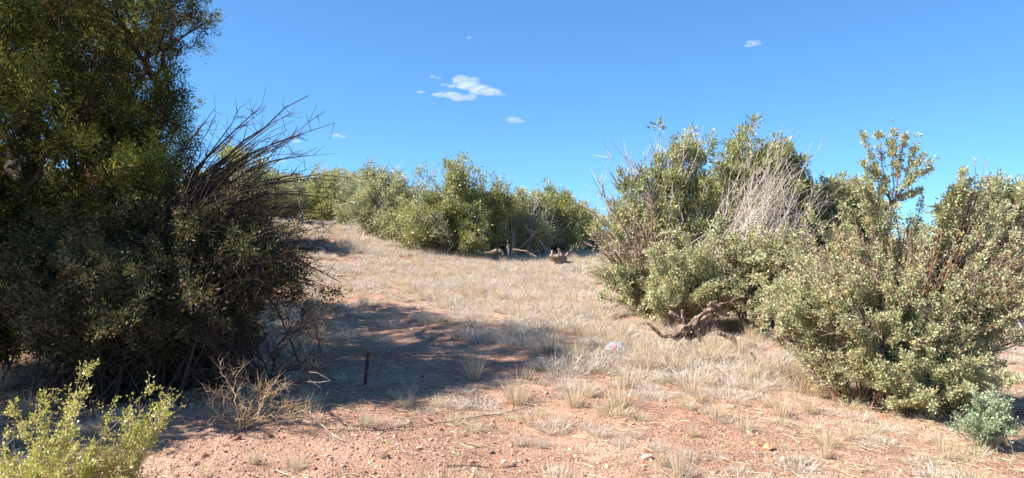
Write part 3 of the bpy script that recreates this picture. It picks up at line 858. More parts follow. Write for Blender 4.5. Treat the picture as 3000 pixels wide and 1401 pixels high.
# grey green bush in the right middle
bx = (1990-1500)/F*11.7
b = np.array([bx, 11.7, gz1(bx, 11.7)])
b2 = hit(1915, 925); b3 = hit(2240, 960)
wand_plant('grey_green_bush', 'large grey green bush right of the clearing with pinkish bare twigs on its left side', 'bush', b, [
    (b2, [(1860, 850, 120, 80, b2[1]-.1, .5), (1900, 760, 120, 90, b2[1], .5), (1790, 800, 80, 80, b2[1], .4)], 70, .85, 1),
    (b2, [(1800, 680, 90, 90, b2[1], .5), (1880, 620, 80, 60, b2[1]+.2, .5), (1730, 740, 40, 90, b2[1], .4), (1960, 700, 90, 70, b2[1], .5)], 60, .12, 1.2),
    (None, [(2040, 760, 150, 110, 11.5, .8), (2000, 860, 110, 60, 11.3, .5), (2120, 840, 100, 70, 11.4, .5)], 100, .9, 1),
    (b3+[0, .8, 0], [(2200, 720, 140, 80, 11.2, .7), (2240, 820, 130, 90, 11.0, .6), (2330, 760, 80, 90, 11.0, .5), (2130, 880, 80, 50, 10.9, .4), (2300, 860, 100, 80, 10.6, .5)], 140, .85, 1),
    (b3+[.5, .4, 0], [(2330, 880, 110, 90, 10.2, .5), (2400, 800, 80, 90, 10.4, .5), (2260, 930, 80, 40, 10.2, .4)], 60, .75, 1),
    (b3+[0, .8, 0], [(2300, 720, 130, 70, 11.2, .6), (2180, 900, 120, 50, 10.8, .4)], 36, .1, 1.2)],
    141, 'algerita', 'bark_rust', r0=.022, shoots=13, smin=.22, slen=.26, cl=4, per=10, crad=.045, rag=.55, pth=-.1, wanddens=14, leaf=.032, width=.021, twigr=.0048, tmean=.5, spread0=.2)

# large front bush on the right
b = hit(2700, 1222) + [0, .4, 0]
b[2] = gz1(b[0], b[1])
d0 = b[1]
tw = P(2617, 600, d0)
spire = np.array([P(*t) for t in [(2520, 398, d0), (2575, 392, d0+.05), (2622, 358, d0), (2612, 400, d0+.05), (2660, 402, d0), (2690, 398, d0), (2705, 450, d0), (2738, 455, d0),
        (2518, 470, d0), (2722, 500, d0), (2560, 500, d0), (2695, 560, d0+.1)]])
fb = wand_plant('front_bush', 'large leafy bush at the right with rusty stems and one tall airy spire', 'bush', b, [
    (None, [(2480, 900, 180, 150, d0, .5), (2380, 820, 120, 100, d0+.3, .4), (2560, 780, 120, 110, d0, .45)], 130, .95, 1),
    (None, [(2680, 950, 230, 170, d0-.1, .7), (2700, 780, 180, 100, d0, .6)], 150, .95, 1),
    (None, [(2880, 850, 160, 180, d0, .6), (2960, 760, 120, 100, d0+.1, .5), (2870, 690, 100, 80, d0+.1, .4), (2990, 900, 110, 90, d0, .4)], 140, .95, 1),
    (b+[.1, -.3, 0], [(2740, 1130, 210, 90, d0-.4, .45), (2790, 1190, 150, 45, d0-.45, .3, .8), (2600, 1060, 130, 80, d0-.3, .4), (2850, 1080, 120, 70, d0-.2, .4)], 120, 1, .8),
    (b+[-.5, .1, 0], [(2320, 900, 110, 70, d0+.3, .3), (2300, 960, 60, 40, d0+.5, .25), (2430, 1010, 110, 50, d0+.1, .3)], 60, .95, .8),
    (None, np.array([tw+rg.normal(size=3)*.02 for _ in range(3)]+[P(2600, 640, d0), P(2640, 620, d0), P(2560, 600, d0), P(2690, 610, d0)]), 0, .55, .6),
    (tw, spire, 0, .62, .20),
    (None, [(2480, 850, 180, 150, d0-.1, .4), (2700, 880, 220, 160, d0-.3, .5), (2880, 820, 150, 160, d0-.1, .5)], 46, .08, 1.2),
    (P(2560, 700, d0), np.array([P(2515, 520, d0), P(2540, 540, d0), P(2575, 560, d0), P(2555, 510, d0)]), 0, .9, .35),
    (P(2740, 720, d0), np.array([P(2830, 495, d0), P(2810, 530, d0), P(2845, 520, d0), P(2790, 560, d0), P(2820, 580, d0), P(2760, 600, d0), P(2860, 560, d0+.1), P(2780, 620, d0)]), 0, 1, .55),
    (P(2800, 760, d0), np.array([P(2915, 478, d0), P(2900, 505, d0), P(2882, 520, d0), P(2920, 530, d0), P(2860, 540, d0), P(2845, 475, d0), P(2935, 560, d0), P(2890, 560, d0)]), 0, .12, .7),
    (None, [(2400, 720, 110, 60, d0+.3, .3), (2480, 690, 90, 50, d0+.2, .3), (2700, 680, 150, 60, d0, .4)], 40, .2, 1),
    (None, np.array([P(r_[0], r_[1], d0+r_[2]) for r_ in [(2380, 640, .5), (2430, 600, .3), (2470, 650, .2), (2500, 590, .2), (2545, 640, .1), (2590, 700, 0), (2660, 640, 0), (2700, 600, .1), (2740, 660, .1), (2770, 610, .2), (2850, 600, .1), (2880, 570, .2), (2930, 600, .1), (2960, 560, .2), (2990, 620, .1), (2920, 640, .3), (2340, 700, .6), (2860, 640, 0), (2720, 690, .2), (2480, 700, .1)]]), 0, .9, .8)],
    151, 'algerita', 'bark_rust', r0=.0135, shoots=13, smin=.2, slen=.16, cl=4, per=9, crad=.028, rag=.55, pth=-.1, leaf=.021, width=.014, twigr=.0026, tmean=.52, brown=.10, spread0=.12, wanddens=18)

# small blue green sapling at the bottom right
b = hit(2900, 1305)
wand_plant('small_green_shrub', 'knee high blue green shrub in front of the large right bush', 'shrub', b, [
    (None, [(2870, 1230, 70, 60, b[1], .2), (2920, 1175, 45, 50, b[1], .15), (2900, 1260, 70, 35, b[1]-.05, .15)], 46, .95, 1),
    (None, np.array([P(2790, 1248, b[1]), P(2960, 1160, b[1]), P(2900, 1120, b[1]), P(2850, 1150, b[1]), P(2970, 1230, b[1])]), 0, .9, 1)],
    161, 'sapling', 'bark_pink', r0=.005, shoots=8, slen=.11, cl=3, per=6, crad=.018, leaf=.017, width=.011, twigr=.0013, spread0=.1, patch=5)

# ------------------------------------------------------------------ dead wood
def limb(pts, rad, rng, sides=9, k=18, ridge=.18, twist=2.0):
    """gnarled, ridged piece of wood along pts with radii rad"""
    pts = np.asarray(pts, float); rad = np.asarray(rad, float)
    s = np.concatenate([[0], np.cumsum(np.linalg.norm(np.diff(pts, axis=0), axis=1))])
    u = np.linspace(0, s[-1], k)
    p = np.stack([np.interp(u, s, pts[:, i]) for i in range(3)], 1)
    r = np.interp(u, s, rad)
    p[1:-1] = (p[:-2]+2*p[1:-1]+p[2:])/4
    p += rng.normal(size=p.shape)*r[:, None]*.12
    v, f = tubes(p[None], r[None], sides)
    ring = v.reshape(k, sides, 3)
    cen = p[:, None, :]
    a = np.arange(sides)/sides*2*np.pi
    m = 1 + ridge*np.sin(a[None]*3+u[:, None]/max(s[-1], .01)*twist*3) + rng.normal(size=(k, sides))*ridge*.5
    ring = cen+(ring-cen)*m[:, :, None]
    v = ring.reshape(-1, 3)
    caps = []
    n0 = len(v)
    v = np.concatenate([v, p[:1], p[-1:]+(p[-1:]-p[-2:-1])*.4])
    i = np.arange(sides); j = (i+1) % sides
    c1 = np.stack([j, i, np.full(sides, n0)], 1); c2 = np.stack([(k-1)*sides+i, (k-1)*sides+j, np.full(sides, n0+1)], 1)
    return v, f, np.concatenate([c1, c2])

def limbs_mesh(name, specs, base, mat, seed, **kw):
    rng = np.random.default_rng(seed)
    parts = []
    for pts, rad in specs:
        v, f, c = limb(pts, rad, rng, **kw)
        v = v-base
        parts.append((v, f, .5)); parts.append((v, c, .5))
    v, f, t = merge(parts)
    return mesh_np(name, v, f, M[mat], smooth=False)

def px_limb(ps, d, rpx):
    return ([P(*(q if len(q) == 3 else (q[0], q[1], d))) for q in ps], [w/F*d for w in (rpx if isinstance(rpx, (list, tuple)) else [rpx]*len(ps))])

D = 9.7
b = hit(2030, 1005)
root = thing('dead_stump', 'gnarled brown uprooted stump with broken roots in front of the grey green bush', 'stump', b)
link('body', limbs_mesh('body', [px_limb([(1975, 990), (2010, 962), (2060, 940), (2095, 905)], D, [11, 15, 13, 7]), px_limb([(2010, 990), (2060, 970), (2090, 940)], D+.08, [9, 11, 8])], b, 'wood', 301, sides=11, ridge=.3), root)
for i, (ps, rp) in enumerate([([(2062, 915), (2090, 905), (2116, 886)], [9, 7, 2]), ([(2084, 892), (2105, 912), (2136, 927)], [7, 8, 3]), ([(2075, 900), (2082, 888), (2100, 882)], [5, 5, 2]),
        ([(2022, 950), (2045, 930), (2070, 914)], [6, 7, 6]), ([(2020, 948), (2040, 975), (2055, 1000), (2068, 1016)], [7, 7, 6, 5]), ([(1962, 914), (1980, 926), (2000, 940)], [6, 6, 5]),
        ([(1998, 908), (2000, 930), (2003, 950)], [4, 5, 5]), ([(1896, 946), (1920, 965), (1938, 984), (1965, 984), (1990, 972)], [3, 5, 6, 6, 6]),
        ([(2098, 972), (2125, 982), (2148, 992), (2156, 1018)], [6, 7, 8, 7])]):
    link('broken_root', limbs_mesh('broken_root', [px_limb(ps, D-.05*(i % 3), rp)], b, 'wood', 310+i, ridge=.22), root)

def wood_thing(name, label, cat, bx, by, specs, mat, seed, part='', **kw):
    b = hit(bx, by)
    me = limbs_mesh(name, specs, b, mat, seed, **kw)
    return link(name, me, None, b, label=label, category=cat)

b = hit(2330, 1050)
d = b[1]
rng = np.random.default_rng(320)
sp = [px_limb([(2270, 975, d+.25), (2320, 990, d+.2), (2400, 1010, d+.2)], d, [16, 24, 18])]
for i in range(26):
    x0 = rng.uniform(2270, 2350); y0 = rng.uniform(955, 1015); a = rng.uniform(-.6, .5)
    L = rng.uniform(40, 75)
    sp.append(px_limb([(x0, y0, d+.1), (x0+L*.5, y0+a*L*.4-6, d+.02), (x0+L, y0+a*L*.9, d+.1)], d, [3, 5, 2]))
wood_thing('shredded_log', 'weathered log with peeling curled bark strips under the left side of the large front bush', 'log', 2330, 1050, sp, 'wood', 321, ridge=.3)
wood_thing('broken_stick', 'short reddish brown stick standing out of dry grass right of the stump', 'stick', 2216, 1062, [px_limb([(2200, 1032), (2210, 1048), (2220, 1064)], hit(2216, 1066)[1], [3, 3, 3])], 'wood', 322)
wood_thing('sawn_branch', 'pale short branch end poking up below the shredded log', 'branch', 2290, 1075, [px_limb([(2300, 1042), (2293, 1058), (2285, 1078)], hit(2290, 1080)[1], [4, 4, 3])], 'wood_pale', 323)
dl = 22.0
wood_thing('fallen_log', 'bleached arched log in front of the slim dark trunked juniper', 'log', 1455, 745, [px_limb([(1438, 742), (1452, 733), (1465, 734), (1475, 745)], dl, [4, 5, 5, 4]), px_limb([(1420, 741), (1440, 738)], dl, [3, 3])], 'wood_far', 330)
wood_thing('fallen_log', 'long thin curved grey log lying before the greyish juniper', 'log', 1535, 745, [px_limb([(1503, 730), (1520, 733), (1545, 736), (1560, 747), (1572, 752)], dl, [2, 3, 3, 3, 2])], 'wood_far', 331)
wood_thing('uprooted_stump', 'large bleached stump with forked roots at the right end of the clearing', 'stump', 1635, 765,
           [px_limb([(1612, 745), (1630, 755), (1650, 768)], 19.5, [9, 13, 11]), px_limb([(1635, 728), (1640, 738), (1648, 750)], 19.5, [2, 4, 6]), px_limb([(1675, 730), (1660, 745), (1650, 760)], 19.5, [2, 3, 4]), px_limb([(1645, 765), (1665, 768), (1680, 766)], 19.5, [5, 3, 2])], 'wood_far', 332, ridge=.3)

# sticks on the ground
def stick(label, pts, rpx, mat, seed, lift=.012, name='stick', sides=6):
    w = [hit(*p) for p in pts]
    w = [p+np.array([0, 0, lift]) for p in w]
    b = w[0]
    return link(name, limbs_mesh(name, [(w, [r/F*b[1] for r in rpx])], b, mat, seed, sides=sides, ridge=.12), None, b, label=label, category='stick')
stick('white bent stick lying where the ground wire begins', [(812, 1243), (850, 1241), (885, 1236), (920, 1246), (940, 1252)], [1.5, 2.5, 3, 3, 1.5], 'wood_pale', 341)
stick('thin straight straw coloured stick crossing the white bent stick', [(905, 1212), (935, 1248), (985, 1290), (1010, 1300)], [1.5, 1.5, 1.2, .8], 'wood_pale', 342, .02)
stick('brown curved twig lying near the bottom middle', [(1310, 1372), (1345, 1368), (1400, 1370), (1440, 1374)], [2, 3, 3, 1.5], 'wood', 343)
stick('pale curved twig at the bottom left of the gravel', [(808, 1382), (822, 1392), (850, 1399)], [2, 2, 1.5], 'wood_pale', 344)
stick('pale twig lying in the middle of the tree shadow', [(1222, 982), (1240, 968), (1250, 955)], [1.5, 2, 1.5], 'wood_pale', 345)
for i, (p, lab) in enumerate([([(905, 1090), (930, 1092), (965, 1112)], 'upper of the three pale broken twigs catching sun above the tan bush'), ([(900, 1118), (935, 1120), (968, 1115)], 'middle of the three pale broken twigs catching sun above the tan bush'), ([(905, 1112), (925, 1125), (940, 1138)], 'lowest of the three pale broken twigs catching sun above the tan bush')]):
    w = [P(q[0], q[1], 6.1) for q in p]
    link('broken_twig', limbs_mesh('broken_twig', [(w, [.0028, .0028, .0015])], w[0], 'wood_pale', 350+i, sides=5), None, w[0], label=lab, category='twig')

# ------------------------------------------------------------------ wire, pipe, bag
m, nt, out = nodes('dark_wire')
bs = nt.nodes.new('ShaderNodeBsdfPrincipled'); bs.inputs['Base Color'].default_value = (.11, .08, .075, 1); bs.inputs['Roughness'].default_value = .6
nt.links.new(bs.outputs[0], out.inputs[0]); M['wire'] = m
w = np.array([hit(*p) for p in [(935, 1250), (975, 1262), (1020, 1266), (1070, 1269), (1110, 1268), (1160, 1258), (1230, 1251), (1290, 1243), (1350, 1233), (1420, 1222), (1500, 1208), (1560, 1192), (1556, 1180)]])
s = np.linspace(0, len(w)-1, 90); i0 = np.minimum(s.astype(int), len(w)-2); fr = (s-i0)[:, None]
wp = w[i0]*(1-fr)+w[i0+1]*fr
wp[1:-1] = (wp[:-2]+wp[1:-1]*2+wp[2:])/4
wp[:, 2] = gz(wp[:, 0], wp[:, 1])+.012
v, f = tubes((wp-wp[0])[None], np.full((1, 90), .0042), 6)
link('ground_wire', mesh_np('ground_wire', v, [f], M['wire'], smooth=True), None, wp[0], label='long dark wire running across the pink gravel below the tree shadow', category='wire')

m, nt, out = nodes('rusty_steel')
tc = nt.nodes.new('ShaderNodeTexCoord'); nz = nt.nodes.new('ShaderNodeTexNoise'); nz.inputs['Scale'].default_value = 40
nt.links.new(tc.outputs['Object'], nz.inputs[0])
r_ = ramp(nt, [(.35, (.035, .028, .028)), (.7, (.12, .065, .045))], nz.outputs[0])
bs = nt.nodes.new('ShaderNodeBsdfPrincipled'); bs.inputs['Roughness'].default_value = .55; bs.inputs['Metallic'].default_value = .5
nt.links.new(r_.outputs[0], bs.inputs['Base Color']); nt.links.new(bs.outputs[0], out.inputs[0]); M['steel'] = m
b = hit(1068, 1128)
root = thing('pipe_stake', 'dark hollow pipe stake standing upright in the tree shadow', 'stake', b)
top = P(1080, 1026, b[1])-b
def ring_tube(p0, p1, r0, r1, n=20):
    ax = norm(p1-p0); u = norm(np.cross(ax, [0, 1, .1])); v_ = np.cross(ax, u)
    a = np.arange(n)/n*2*np.pi
    c = np.cos(a)[:, None]*u+np.sin(a)[:, None]*v_
    V = np.concatenate([p0+c*r0, p1+c*r0, p1+c*r1, p0+(p1-p0)*.5+c*r1])
    i = np.arange(n); j = (i+1) % n
    return V, np.concatenate([np.stack([k*n+i, k*n+j, (k+1)*n+j, (k+1)*n+i], 1) for k in range(3)])
v, f = ring_tube(np.array([0, 0, -.05]), top, .016, .012)
link('pipe', mesh_np('pipe', v, [f], M['steel'], smooth=False), root)
v, f = ring_tube(top*.955, top*1.004, .019, .0155)
link('rim', mesh_np('rim', v, [f], M['rock_brown'], smooth=False), root)

m, nt, out = nodes('clear_plastic')
bs = nt.nodes.new('ShaderNodeBsdfPrincipled'); bs.inputs['Base Color'].default_value = (.45, .46, .48, 1); bs.inputs['Roughness'].default_value = .18
tr = nt.nodes.new('ShaderNodeBsdfTransparent'); mx = nt.nodes.new('ShaderNodeMixShader'); mx.inputs[0].default_value = .6
nt.links.new(bs.outputs[0], mx.inputs[1]); nt.links.new(tr.outputs[0], mx.inputs[2]); nt.links.new(mx.outputs[0], out.inputs[0]); M['plastic'] = m
m, nt, out = nodes('red_print')
bs = nt.nodes.new('ShaderNodeBsdfPrincipled'); bs.inputs['Base Color'].default_value = (.50, .22, .18, 1); bs.inputs['Roughness'].default_value = .3
tr = nt.nodes.new('ShaderNodeBsdfTransparent'); mx = nt.nodes.new('ShaderNodeMixShader'); mx.inputs[0].default_value = .35
nt.links.new(bs.outputs[0], mx.inputs[1]); nt.links.new(tr.outputs[0], mx.inputs[2]); nt.links.new(mx.outputs[0], out.inputs[0]); M['redprint'] = m
b = hit(1800, 1042)
def crumple(n, m_, rx, ry, rz, seed):
    th = np.linspace(0, np.pi, m_); ph = np.arange(n)/n*2*np.pi
    T_, Ph = np.meshgrid(th, ph, indexing='ij')
    d = np.stack([np.sin(T_)*np.cos(Ph), np.sin(T_)*np.sin(Ph), np.cos(T_)], -1).reshape(-1, 3)
    k = 1+.16*vnoise(d, 2.2, seed)+.09*vnoise(d, 5, seed+1)+.05*vnoise(d, 11, seed+2)
    v = d*k[:, None]*[rx, ry, rz]
    i = np.arange(m_-1)[:, None]*n; j = np.arange(n)[None]
    f = np.stack([i+j, i+(j+1) % n, i+n+(j+1) % n, i+n+j], -1).reshape(-1, 4)
    return v, f
root = thing('plastic_bag', 'crumpled clear plastic bag with red print lying in dry grass left of the stump', 'plastic bag', b)
v, f = crumple(44, 26, .13, .11, .085, 5)
v[:, 2] += .09 + .25*v[:, 0]
cen = v[f].mean(1)
red = (np.abs(cen[:, 0]+.02) < .035) & (np.abs(cen[:, 2]-.11) < .04) & (cen[:, 1] < 0)
link('film', mesh_np('film', v, [f[~red]], M['plastic'], smooth=False), root)
link('red_print', mesh_np('red_print', v, [f[red]], M['redprint'], smooth=False), root)

# ------------------------------------------------------------------ grass
def tuft(seed, kind):
    r = np.random.default_rng(seed)
    K = dict(straw=(170, .07, .36, .34, .0042, .30), grey=(260, .15, .18, .95, .0048, .9), green=(190, .10, .15, .65, .0045, .45),
             cushion=(170, .06, .06, .9, .0045, .5), brown=(220, .12, .42, .45, .0042, .5), thin=(34, .03, .34, .35, .0036, .25))
    n, r0, h, lean, w, bend = K[kind]
    a = r.uniform(0, 2*np.pi, n); q = np.sqrt(r.random(n))
    b = np.stack([np.cos(a)*q*r0, np.sin(a)*q*r0, np.full(n, -.015)], 1)
    out = np.stack([np.cos(a), np.sin(a), np.zeros(n)], 1)
    L = h*r.uniform(.45, 1.25, n)
    d0 = norm(out*(lean*(.25+q))[:, None] + [0, 0, 1] + r.normal(size=(n, 3))*(.2 if kind in ('straw', 'thin', 'brown') else .5)*[1, 1, .3])
    wind = np.array([.12, -.03, 0])
    d1 = norm(d0 + out*bend*.6 + wind + r.normal(size=(n, 3))*bend*.45)
    if kind in ('grey',):
        d1 = norm(d1 + r.normal(size=(n, 3))*.5)
    sd = norm(np.cross(d0, r.normal(size=(n, 3))))
    W = (w*r.uniform(.6, 1.3, n))[:, None]
    p1 = b+d0*L[:, None]*.5; p2 = p1+d1*L[:, None]*.5
    V = np.stack([b-sd*W*.5, b+sd*W*.5, p1-sd*W*.4, p1+sd*W*.4, p2], 1).reshape(-1, 3)
    o = np.arange(n)[:, None]*5
    quads = o+np.array([0, 1, 3, 2]); tris = o+np.array([2, 3, 4])
    t = r.random(n)
    t = np.where(r.random(n) < .12, 0, t)
    tt = np.concatenate([t, t])
    mat = dict(straw='straw', grey='greygrass', green='greengrass', cushion='greengrass', brown='browngrass', thin='straw')[kind]
    # tris first then quads
    return mesh_np(kind+'_grass', V, [tris, quads], M[mat], tt)

TUFT = {k: [tuft(500+17*i+hash_, k) for i in range(4)] for hash_, k in ((1, 'straw'), (2, 'grey'), (3, 'green'), (4, 'cushion'), (5, 'brown'), (6, 'thin'))}
BASEH = dict(straw=.36, grey=.17, green=.16, cushion=.07, brown=.42, thin=.34)
BASEW = dict(straw=.34, grey=.50, green=.34, cushion=.20, brown=.55, thin=.28)
rng = np.random.default_rng(61)
ngrass = 0
def put_tuft(kind, p, sx, sz, label, group, rot=None):
    global ngrass
    o = link(('cushion_plant' if kind == 'cushion' else 'grass_clump'), TUFT[kind][rng.integers(0, 4)], None, p, rng.uniform(0, 6.28) if rot is None else rot, label=label, category='cushion plant' if kind == 'cushion' else 'grass clump', group=group)
    o.scale = (sx, sx, sz)
    ngrass += 1
    return o

# (base px, base py, width px, height px, kind, label)
SPEC = [
 (1514, 1184, 112, 105, 'straw', 'tall bright straw bunch grass at the right front corner of the tree shadow'),
 (1684, 1189, 92, 92, 'straw', 'upright straw bunch grass right of the shadow corner clump'),
 (1390, 1111, 80, 105, 'straw', 'tall grey green bunch grass standing alone in the middle of the tree shadow'),
 (1377, 985, 160, 62, 'grey', 'wide dark mounded grass clump along the far edge of the tree shadow'),
 (1505, 1008, 150, 62, 'grey', 'brownish mounded grass clump at the shadow tip'),
 (1262, 943, 120, 55, 'grey', 'mounded grass clump half in shadow at the far edge of the shade'),
 (1148, 960, 90, 44, 'grey', 'low grass clump left of centre in the shaded hollow'),
 (1116, 1003, 90, 34, 'grey', 'flattened grass clump behind the pipe stake'),
 (1612, 1012, 80, 42, 'grey', 'small ragged grass clump just right of the shadow tip'),
 (1735, 1080, 150, 82, 'grey', 'big brownish grey mound of grass just below the plastic bag'),
 (1189, 1189, 62, 46, 'green', 'small greenish tuft on the front edge of the tree shadow'),
 (1080, 1246, 80, 62, 'green', 'pale green tuft above the middle of the ground wire'),
 (1290, 1190, 75, 44, 'green', 'low pale green tuft where the shadow edge meets gravel'),
 (1330, 1240, 90, 42, 'green', 'left of two flat green tufts just below the wire'),
 (1385, 1262, 90, 42, 'green', 'right of two flat green tufts just below the wire'),
 (1491, 1231, 62, 36, 'green', 'small tuft touching the wire left of its end'),
 (1583, 1218, 56, 36, 'green', 'green tuft at the end of the ground wire'),
 (1642, 1250, 84, 42, 'grey', 'ashen grey tuft right of the wire end'),
 (1523, 1306, 52, 58, 'grey', 'left of a pair of grey tufts on the pink gravel'),
 (1583, 1310, 62, 58, 'grey', 'right of a pair of grey tufts on the pink gravel'),
 (1718, 1255, 70, 36, 'grey', 'low grey tuft on open gravel right of the wire'),
 (1765, 1280, 60, 36, 'grey', 'low grey tuft with a dark hollow below it'),
 (1820, 1308, 76, 52, 'grey', 'bushy grey tuft on the gravel left of the tall straw pair'),
 (1868, 1284, 64, 48, 'grey', 'grey tuft up and left of the tall straw pair'),
 (1800, 1212, 150, 56, 'green', 'wide greenish grey mat of grass on the dirt strip'),
 (1837, 1139, 66, 80, 'straw', 'straw clump with tan base below the big grey mats'),
 (1942, 1368, 62, 80, 'straw', 'left of the tall twin straw clumps near the bottom'),
 (1990, 1395, 70, 100, 'straw', 'right of the tall twin straw clumps near the bottom'),
 (2012, 1350, 86, 64, 'grey', 'grey green clump directly behind the tall twin straw clumps'),
 (1925, 1318, 80, 50, 'grey', 'pale grey clump behind the left twin straw clump'),
 (2030, 1285, 36, 62, 'straw', 'thin pale straw tuft alone on the dirt'),
 (2180, 1258, 90, 66, 'green', 'grass clump with a straw top in the middle of the lower right gravel'),
 (2292, 1246, 60, 42, 'green', 'small tuft right of the straw topped clump'),
 (2015, 1196, 76, 48, 'green', 'dense green grey tuft at the upper edge of the dirt strip'),
 (2060, 1212, 44, 30, 'green', 'bright green tuft beside the dense grey green one'),
 (2420, 1306, 110, 58, 'straw', 'leaning straw clump at the left end of the lower right grass mat'),
 (743, 1360, 40, 60, 'green', 'yellow green tuft with one tall straw plume on the left gravel'),
 (870, 1370, 84, 52, 'green', 'round tuft with dark shade to its right on the left gravel'),
 (600, 1401, 90, 70, 'thin', 'thin pale grass beside the yellow green shrub'),
 (920, 1248, 60, 110, 'thin', 'spray of long pink straw stems standing at the shadow edge'),
 (300, 1300, 50, 120, 'thin', 'pale dry plume leaning out of the yellow green shrub'),
 (1349, 1300, 34, 20, 'cushion', 'tiny green grey cushion plant on the open gravel'),
 (1345, 1338, 52, 26, 'cushion', 'larger pale cushion plant below the tiny one'),
 (1652, 1323, 38, 20, 'cushion', 'left of three small cushion plants in a row'),
 (1690, 1324, 22, 16, 'cushion', 'smallest, middle cushion plant of the row of three'),
 (1727, 1332, 50, 26, 'cushion', 'right and biggest cushion plant of the row of three'),
 (1828, 1360, 42, 22, 'cushion', 'pale cushion plant left of the twin straw clumps'),
 (1413, 1398, 60, 24, 'cushion', 'green cushion plant at the bottom edge near the middle'),
 (1950, 1220, 30, 16, 'cushion', 'flat cushion plant below the dense green grey tuft'),
]
placed = []
for px, py, wpx, hpx, kd, lab in SPEC:
    p = hit(px, min(py, 1420))
    s = p[1]/F
    put_tuft(kd, p, wpx*s/BASEW[kd]*.95, hpx*s/BASEH[kd]*1.0, lab, None)
    placed.append((p[0], p[1], wpx*s*.5))
# brown grass below the front bush, straw grass in front of stump
for i, (px, py, hp) in enumerate([(2330, 1120, 90), (2390, 1130, 95), (2440, 1150, 90), (2490, 1180, 80), (2280, 1105, 70), (2360, 1150, 70)]):
    p = hit(px, py); s = p[1]/F
    put_tuft('brown', p, 1.0, hp*s/.42, 'tall golden brown grass under the left side of the large front bush', 'golden brown grass clumps below the front bush')
    placed.append((p[0], p[1], .15))
for i, (px, py, hp) in enumerate([(2080, 1030, 90), (2110, 1035, 80), (2170, 1040, 90), (2200, 1030, 70), (1990, 1040, 60), (1940, 1060, 70), (2045, 1060, 70), (1900, 1085, 90), (1960, 1090, 60)]):
    p = hit(px, py); s = p[1]/F
    put_tuft('straw', p, .8, hp*s/.36*.75, 'upright yellow straw grass growing round the gnarled stump', 'straw grass clumps round the stump')

def proj(x, y, z):
    return 1500+F*x/y, 700-F*(z-CZ)/y

COVER = [  # px, py, rpx, rpy, cover change
 (1300, 760, 320, 70, .35), (1350, 860, 260, 70, .35), (1650, 880, 160, 90, .4), (1700, 1000, 140, 70, .5), (1950, 1050, 220, 80, .6), (2150, 1120, 300, 70, .5),
 (2450, 1230, 220, 60, .25), (2350, 1370, 200, 45, .15), (2700, 1300, 180, 90, .2), (2900, 1370, 150, 60, .1), (2450, 1330, 130, 50, .1),
 (1050, 880, 120, 60, -.1), (1150, 950, 170, 45, -.7), (1250, 1070, 170, 90, -.9), (1020, 1060, 130, 100, -.5), (900, 1330, 330, 60, -.75), (1350, 1340, 400, 80, -.42), (1750, 1210, 160, 50, -.4), (1990, 1270, 140, 45, -.35),
 (2250, 1310, 130, 35, -.5), (980, 800, 90, 60, -.2), (1900, 1380, 200, 40, -.3), (2260, 1170, 60, 20, -.3), (600, 1200, 200, 80, -.6), (1500, 1100, 80, 60, -.4),
 (1020, 690, 90, 30, .25), (900, 650, 60, 30, -.1), (1600, 950, 80, 30, .2), (1130, 1160, 70, 30, .2), (950, 1130, 60, 60, .2)]
def cover(x, y):
    z = gz(x, y)
    px, py = proj(x, y, z)
    p = np.stack([x, y, 0*x], 1)
    c = .50 + .28*sstep(y, 8, 12) + .26*vnoise(p, .9, 71) + .18*vnoise(p, 2.2, 72)
    for cx, cy, rx, ry, dlt in COVER:
        c = c + dlt*np.exp(-(((px-cx)/rx)**2+((py-cy)/ry)**2))
    return c, px, py, z

# scatter
n = 60000
d = np.sqrt(rng.random(n)*(34**2-4.3**2)+4.3**2)
x = rng.uniform(-.80, .80, n)*d
c, px, py, z = cover(x, d)
keep = rng.random(n) < np.clip(c, 0, 1)**1.6*np.where(d < 9, .5, .46)
x, d, z, px, py, c = x[keep], d[keep], z[keep], px[keep], py[keep], c[keep]
for qx, qy, qr in placed:
    ok = np.hypot(x-qx, d-qy) > qr*.75
    x, d, z, px, py, c = x[ok], d[ok], z[ok], px[ok], py[ok], c[ok]
u = rng.random(len(x)); pt = np.stack([x, d, 0*x], 1); kn = vnoise(pt, .6, 73)
kinds = np.where(u < .58+.2*kn, 1, np.where(u < .74, 2, np.where(u < .90, 0, np.where(u < .94, 5, 3))))
low = c < .35
kinds = np.where(low & (rng.random(len(x)) < .6), rng.choice([2, 3, 5], len(x)), kinds)
KN = ['straw', 'grey', 'green', 'cushion', 'brown', 'thin']
sc = np.clip(np.exp(rng.normal(size=len(x))*.38)*.72, .35, 1.7)*(.65+.5*np.clip(c, 0, 1))
sc = np.where(d < 7.5, sc*.66, sc)
sc = np.where(kinds == 0, np.minimum(sc, 1.0), sc)
sc = np.where((d > 9) & (kinds != 1), sc*.72, sc)
app = sc*np.array([BASEH[KN[k]]*BASEW[KN[k]] for k in kinds])**.5/d
inframe = (px > 0) & (px < 3000) & (py < 1401)
rank = np.argsort(-(app*inframe))
NI = 300-ngrass
ind = np.zeros(len(x), bool); ind[rank[:NI]] = True
GL = {'straw': 'straw coloured bunch grass', 'grey': 'ashen grey grass mound', 'green': 'pale green grass tuft', 'cushion': 'round cushion plant', 'thin': 'tuft of thin pale stems', 'brown': 'golden brown grass clump'}
